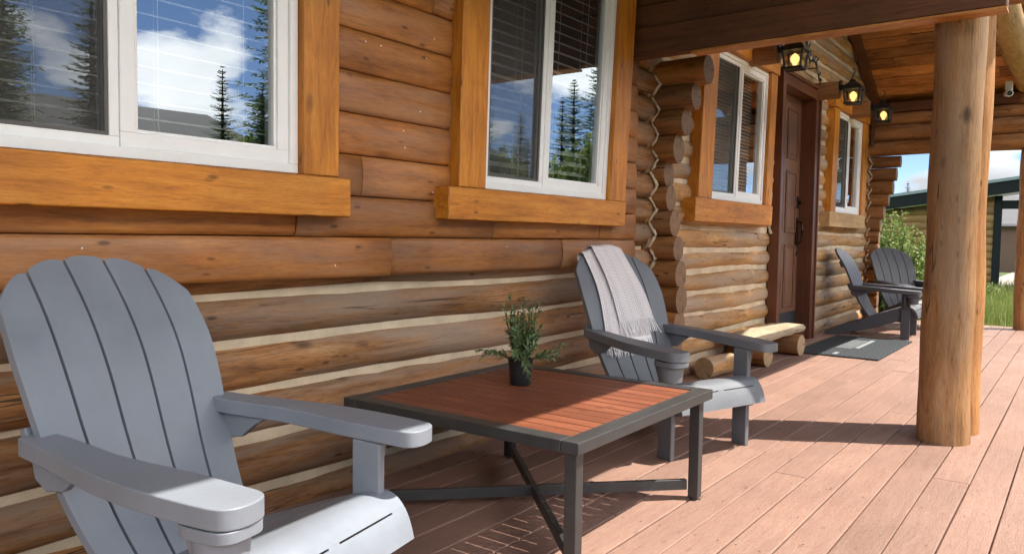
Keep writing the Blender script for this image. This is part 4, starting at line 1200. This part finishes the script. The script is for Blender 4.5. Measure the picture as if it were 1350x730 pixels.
# dark car parked behind, mostly hidden by the far post
ca = empty('parked_car', (31.0, .86, GZ), radians(4))
def car_sec(x, w_, z0_, z1_): return [(x, -w_, z0_), (x, w_, z0_), (x, w_ * .97, z1_), (x, -w_ * .97, z1_)]
m = MB()
prof = [(-2.2, .25), (-2.25, .6), (-2.1, .82), (-1.2, .98), (-.9, 1.02), (.0, 1.0), (1.4, .98), (2.1, .95), (2.2, .7), (2.2, .3), (1.9, .22), (-1.9, .22)]
m.prism(prof, 1, -.9, .9); m.build('body', 'car', ca, bevel=.06, seg=3)
m = MB(); v = [(-1.1, -.82, 1.0), (1.7, -.82, 1.0), (1.7, .82, 1.0), (-1.1, .82, 1.0), (-.35, -.62, 1.48), (1.2, -.62, 1.48), (1.2, .62, 1.48), (-.35, .62, 1.48)]
m.hexa(v); m.build('cabin_glass', 'cglass', ca, bevel=.05, seg=3)
m = MB(); m.box((-.32, -.60, 1.482), (1.18, .60, 1.52)); m.build('car_roof', 'car', ca, bevel=.02)
for (sx, sy) in ((-1.35, -1), (-1.35, 1), (1.35, -1), (1.35, 1)):
    m = MB(); m.tube([(sx, sy * .70, .33), (sx, sy * .92, .33)], .33, seg=20); m.build('wheel', 'tyre', ca, bevel=.03)
for sy in (-1, 1):
    m = MB(); m.box((-2.20, sy * .62 - .14, .64), (-2.12, sy * .62 + .14, .78)); m.build('headlight', 'cam_white', ca, bevel=.02)
tag(ca, 'dark car parked on the gravel, mostly hidden behind the far post', 'car')

# ------------------------------------------------------------------ conifers
def conifer_mesh(seed, hgt, rad, whorls, per):
    r = random.Random(seed); f1 = MB(); t1 = MB()
    t1.tube([(0, 0, 0), (.02, 0, hgt * .5), (0, .02, hgt * .98)], [.022 * hgt, .012 * hgt, .002 * hgt], seg=8)
    for wq in range(whorls):
        t = (wq + .6 * r.random()) / whorls; z = hgt * (.05 + .95 * t); R = rad * (1 - t) ** .75 * r.uniform(.6, 1.12) + .035 * rad
        nb = max(5, int(per * (.5 + .5 * (1 - t)))); ph = r.random() * 6
        for b in range(nb):
            a = ph + 2 * pi * b / nb + r.uniform(-.3, .3); Rb = R * r.uniform(.5, 1.15); dr_ = r.uniform(-.42, -.12) + .40 * t
            ca, sa = cos(a), sin(a)
            for k in range(18):
                s0 = (k + r.random()) / 18
                base = Vector((ca * Rb * s0, sa * Rb * s0, z + dr_ * Rb * s0 + .16 * Rb * s0 * s0))
                for sg in (-1, 1):
                    th = r.uniform(.35, 1.0) * sg; d_ = Vector((cos(a + th), sin(a + th), r.uniform(-.55, .15))); l_ = (.17 - .08 * s0) * Rb * r.uniform(.5, 1.4) + .07
                    wv = Vector((-d_.y, d_.x, r.uniform(-.5, .5))) * l_ * .17
                    f1.add([base, base + d_ * l_ * .45 + wv, base + d_ * l_, base + d_ * l_ * .45 - wv], [(0, 1, 2, 3)])
    return t1, f1
protos = []
for sd_, (hg, rd) in zip((21, 22), ((1.0, .21), (1.0, .17))):
    t1, f1 = conifer_mesh(sd_, 12.0 * hg, 12.0 * rd, 58, 13)
    e = empty('conifer', (0, 0, 0)); t1.build('trunk', 'bark', e); f1.build('crown', 'needle', e); protos.append(e)
used_p = [False, False]
def conifer(kind, x, y, hgt, rot, label, group):
    if not used_p[kind]: e = protos[kind]; used_p[kind] = True
    else: e = copy_tree(protos[kind])
    e.location = (x, y, GZ); s_ = hgt / 12.0; e.scale = (s_, s_, s_); e.rotation_euler.z = rot; tag(e, label, 'tree', group)
GT = 'conifers across the yard mirrored in the windows'; TL = 'tall dark conifer across the yard, seen only as a reflection in the windows'
# behind the garage
conifer(1, 62, 10.7, 5.9, 1.0, 'narrow pointed conifer rising highest behind the garage roof', 'conifers behind the garage')
conifer(0, 66, 13.0, 5.0, 2.0, 'shorter conifer just left of the pointed one behind the garage roof', 'conifers behind the garage')
conifer(0, 70, 15.0, 4.7, 0.5, 'leftmost low conifer next to the bracket logs behind the garage roof', 'conifers behind the garage')
# mirrored ones
for (x, y, h_, k_) in [(7.4, -17, 9.9, 0), (9.3, -21, 9.6, 0), (5.2, -19, 9.3, 0), (2.5, -20, 9.6, 1), (10.2, -17.5, 9.0, 1), (18.3, -20, 13.5, 0), (20.6, -22, 13.0, 0), (16.0, -18, 6.6, 0), (18.0, -23.5, 8.2, 1), (16.6, -19, 5.0, 0), (19.6, -17, 8.0, 0), (23.5, -21, 10.2, 0),
                       (26.5, -24, 9.3, 1), (29.2, -20, 9.6, 0), (31.6, -21, 10.0, 1), (33.6, -20, 8.2, 0), (35.6, -21, 7.2, 1), (37.6, -20, 9.6, 1), (39.6, -20.5, 11.0, 0), (41.5, -20, 13.0, 0), (45, -19, 9.0, 1), (49, -18, 9.6, 0), (-2, -20, 9.6, 0), (-6, -22, 9.9, 1), (54, -20, 9.3, 0), (60, -18, 9.6, 1)]:
    conifer(k_, x, y, h_, rnd.uniform(0, 6), TL, GT)
for (x, y, h_, rd_, sd_) in ((16.4, -18.6, 5.0, 1.5, 31), (17.9, -18.4, 7.2, 1.7, 32), (20.0, -18.5, 7.6, 1.9, 33), (36.2, -19, 6.2, 1.9, 34), (38.8, -18.8, 7.6, 2.2, 35), (41.6, -18.4, 8.4, 2.2, 36), (31, -19, 6.0, 2.0, 37)):
    bush(x, y, h_, rd_, 110, 90, 'broad green leafy tree across the yard, seen only as a reflection in the windows', sd_, ls=4.2, group='leafy trees across the yard mirrored in the windows', nm='leafy_tree', cat='tree')
# neighbouring building opposite, mirrored in the near window
nb = empty('neighbour_building', (12.5, -27, GZ), world=True)
m = MB(); m.box((6, -32, GZ), (23.0, -25, 3.6)); m.build('wall', 'house_brown', nb)
m = MB(); v = [(5.4, -24.3, 3.45), (23.8, -24.3, 3.45), (20.4, -28.5, 6.5), (9.0, -28.5, 6.3)]
m.add(v + [(5.4, -32.7, 3.45), (23.8, -32.7, 3.45)], [(0, 1, 2, 3), (1, 5, 2), (5, 4, 3, 2), (4, 0, 3)])
m.build('roof', 'roof_grey', nb)
tag(nb, 'low building with a grey hipped roof across the yard, mirrored in the near window', 'building')
for o in list(bpy.data.objects):
    for k in ('world_space', 'base'):
        if k in o: del o[k]
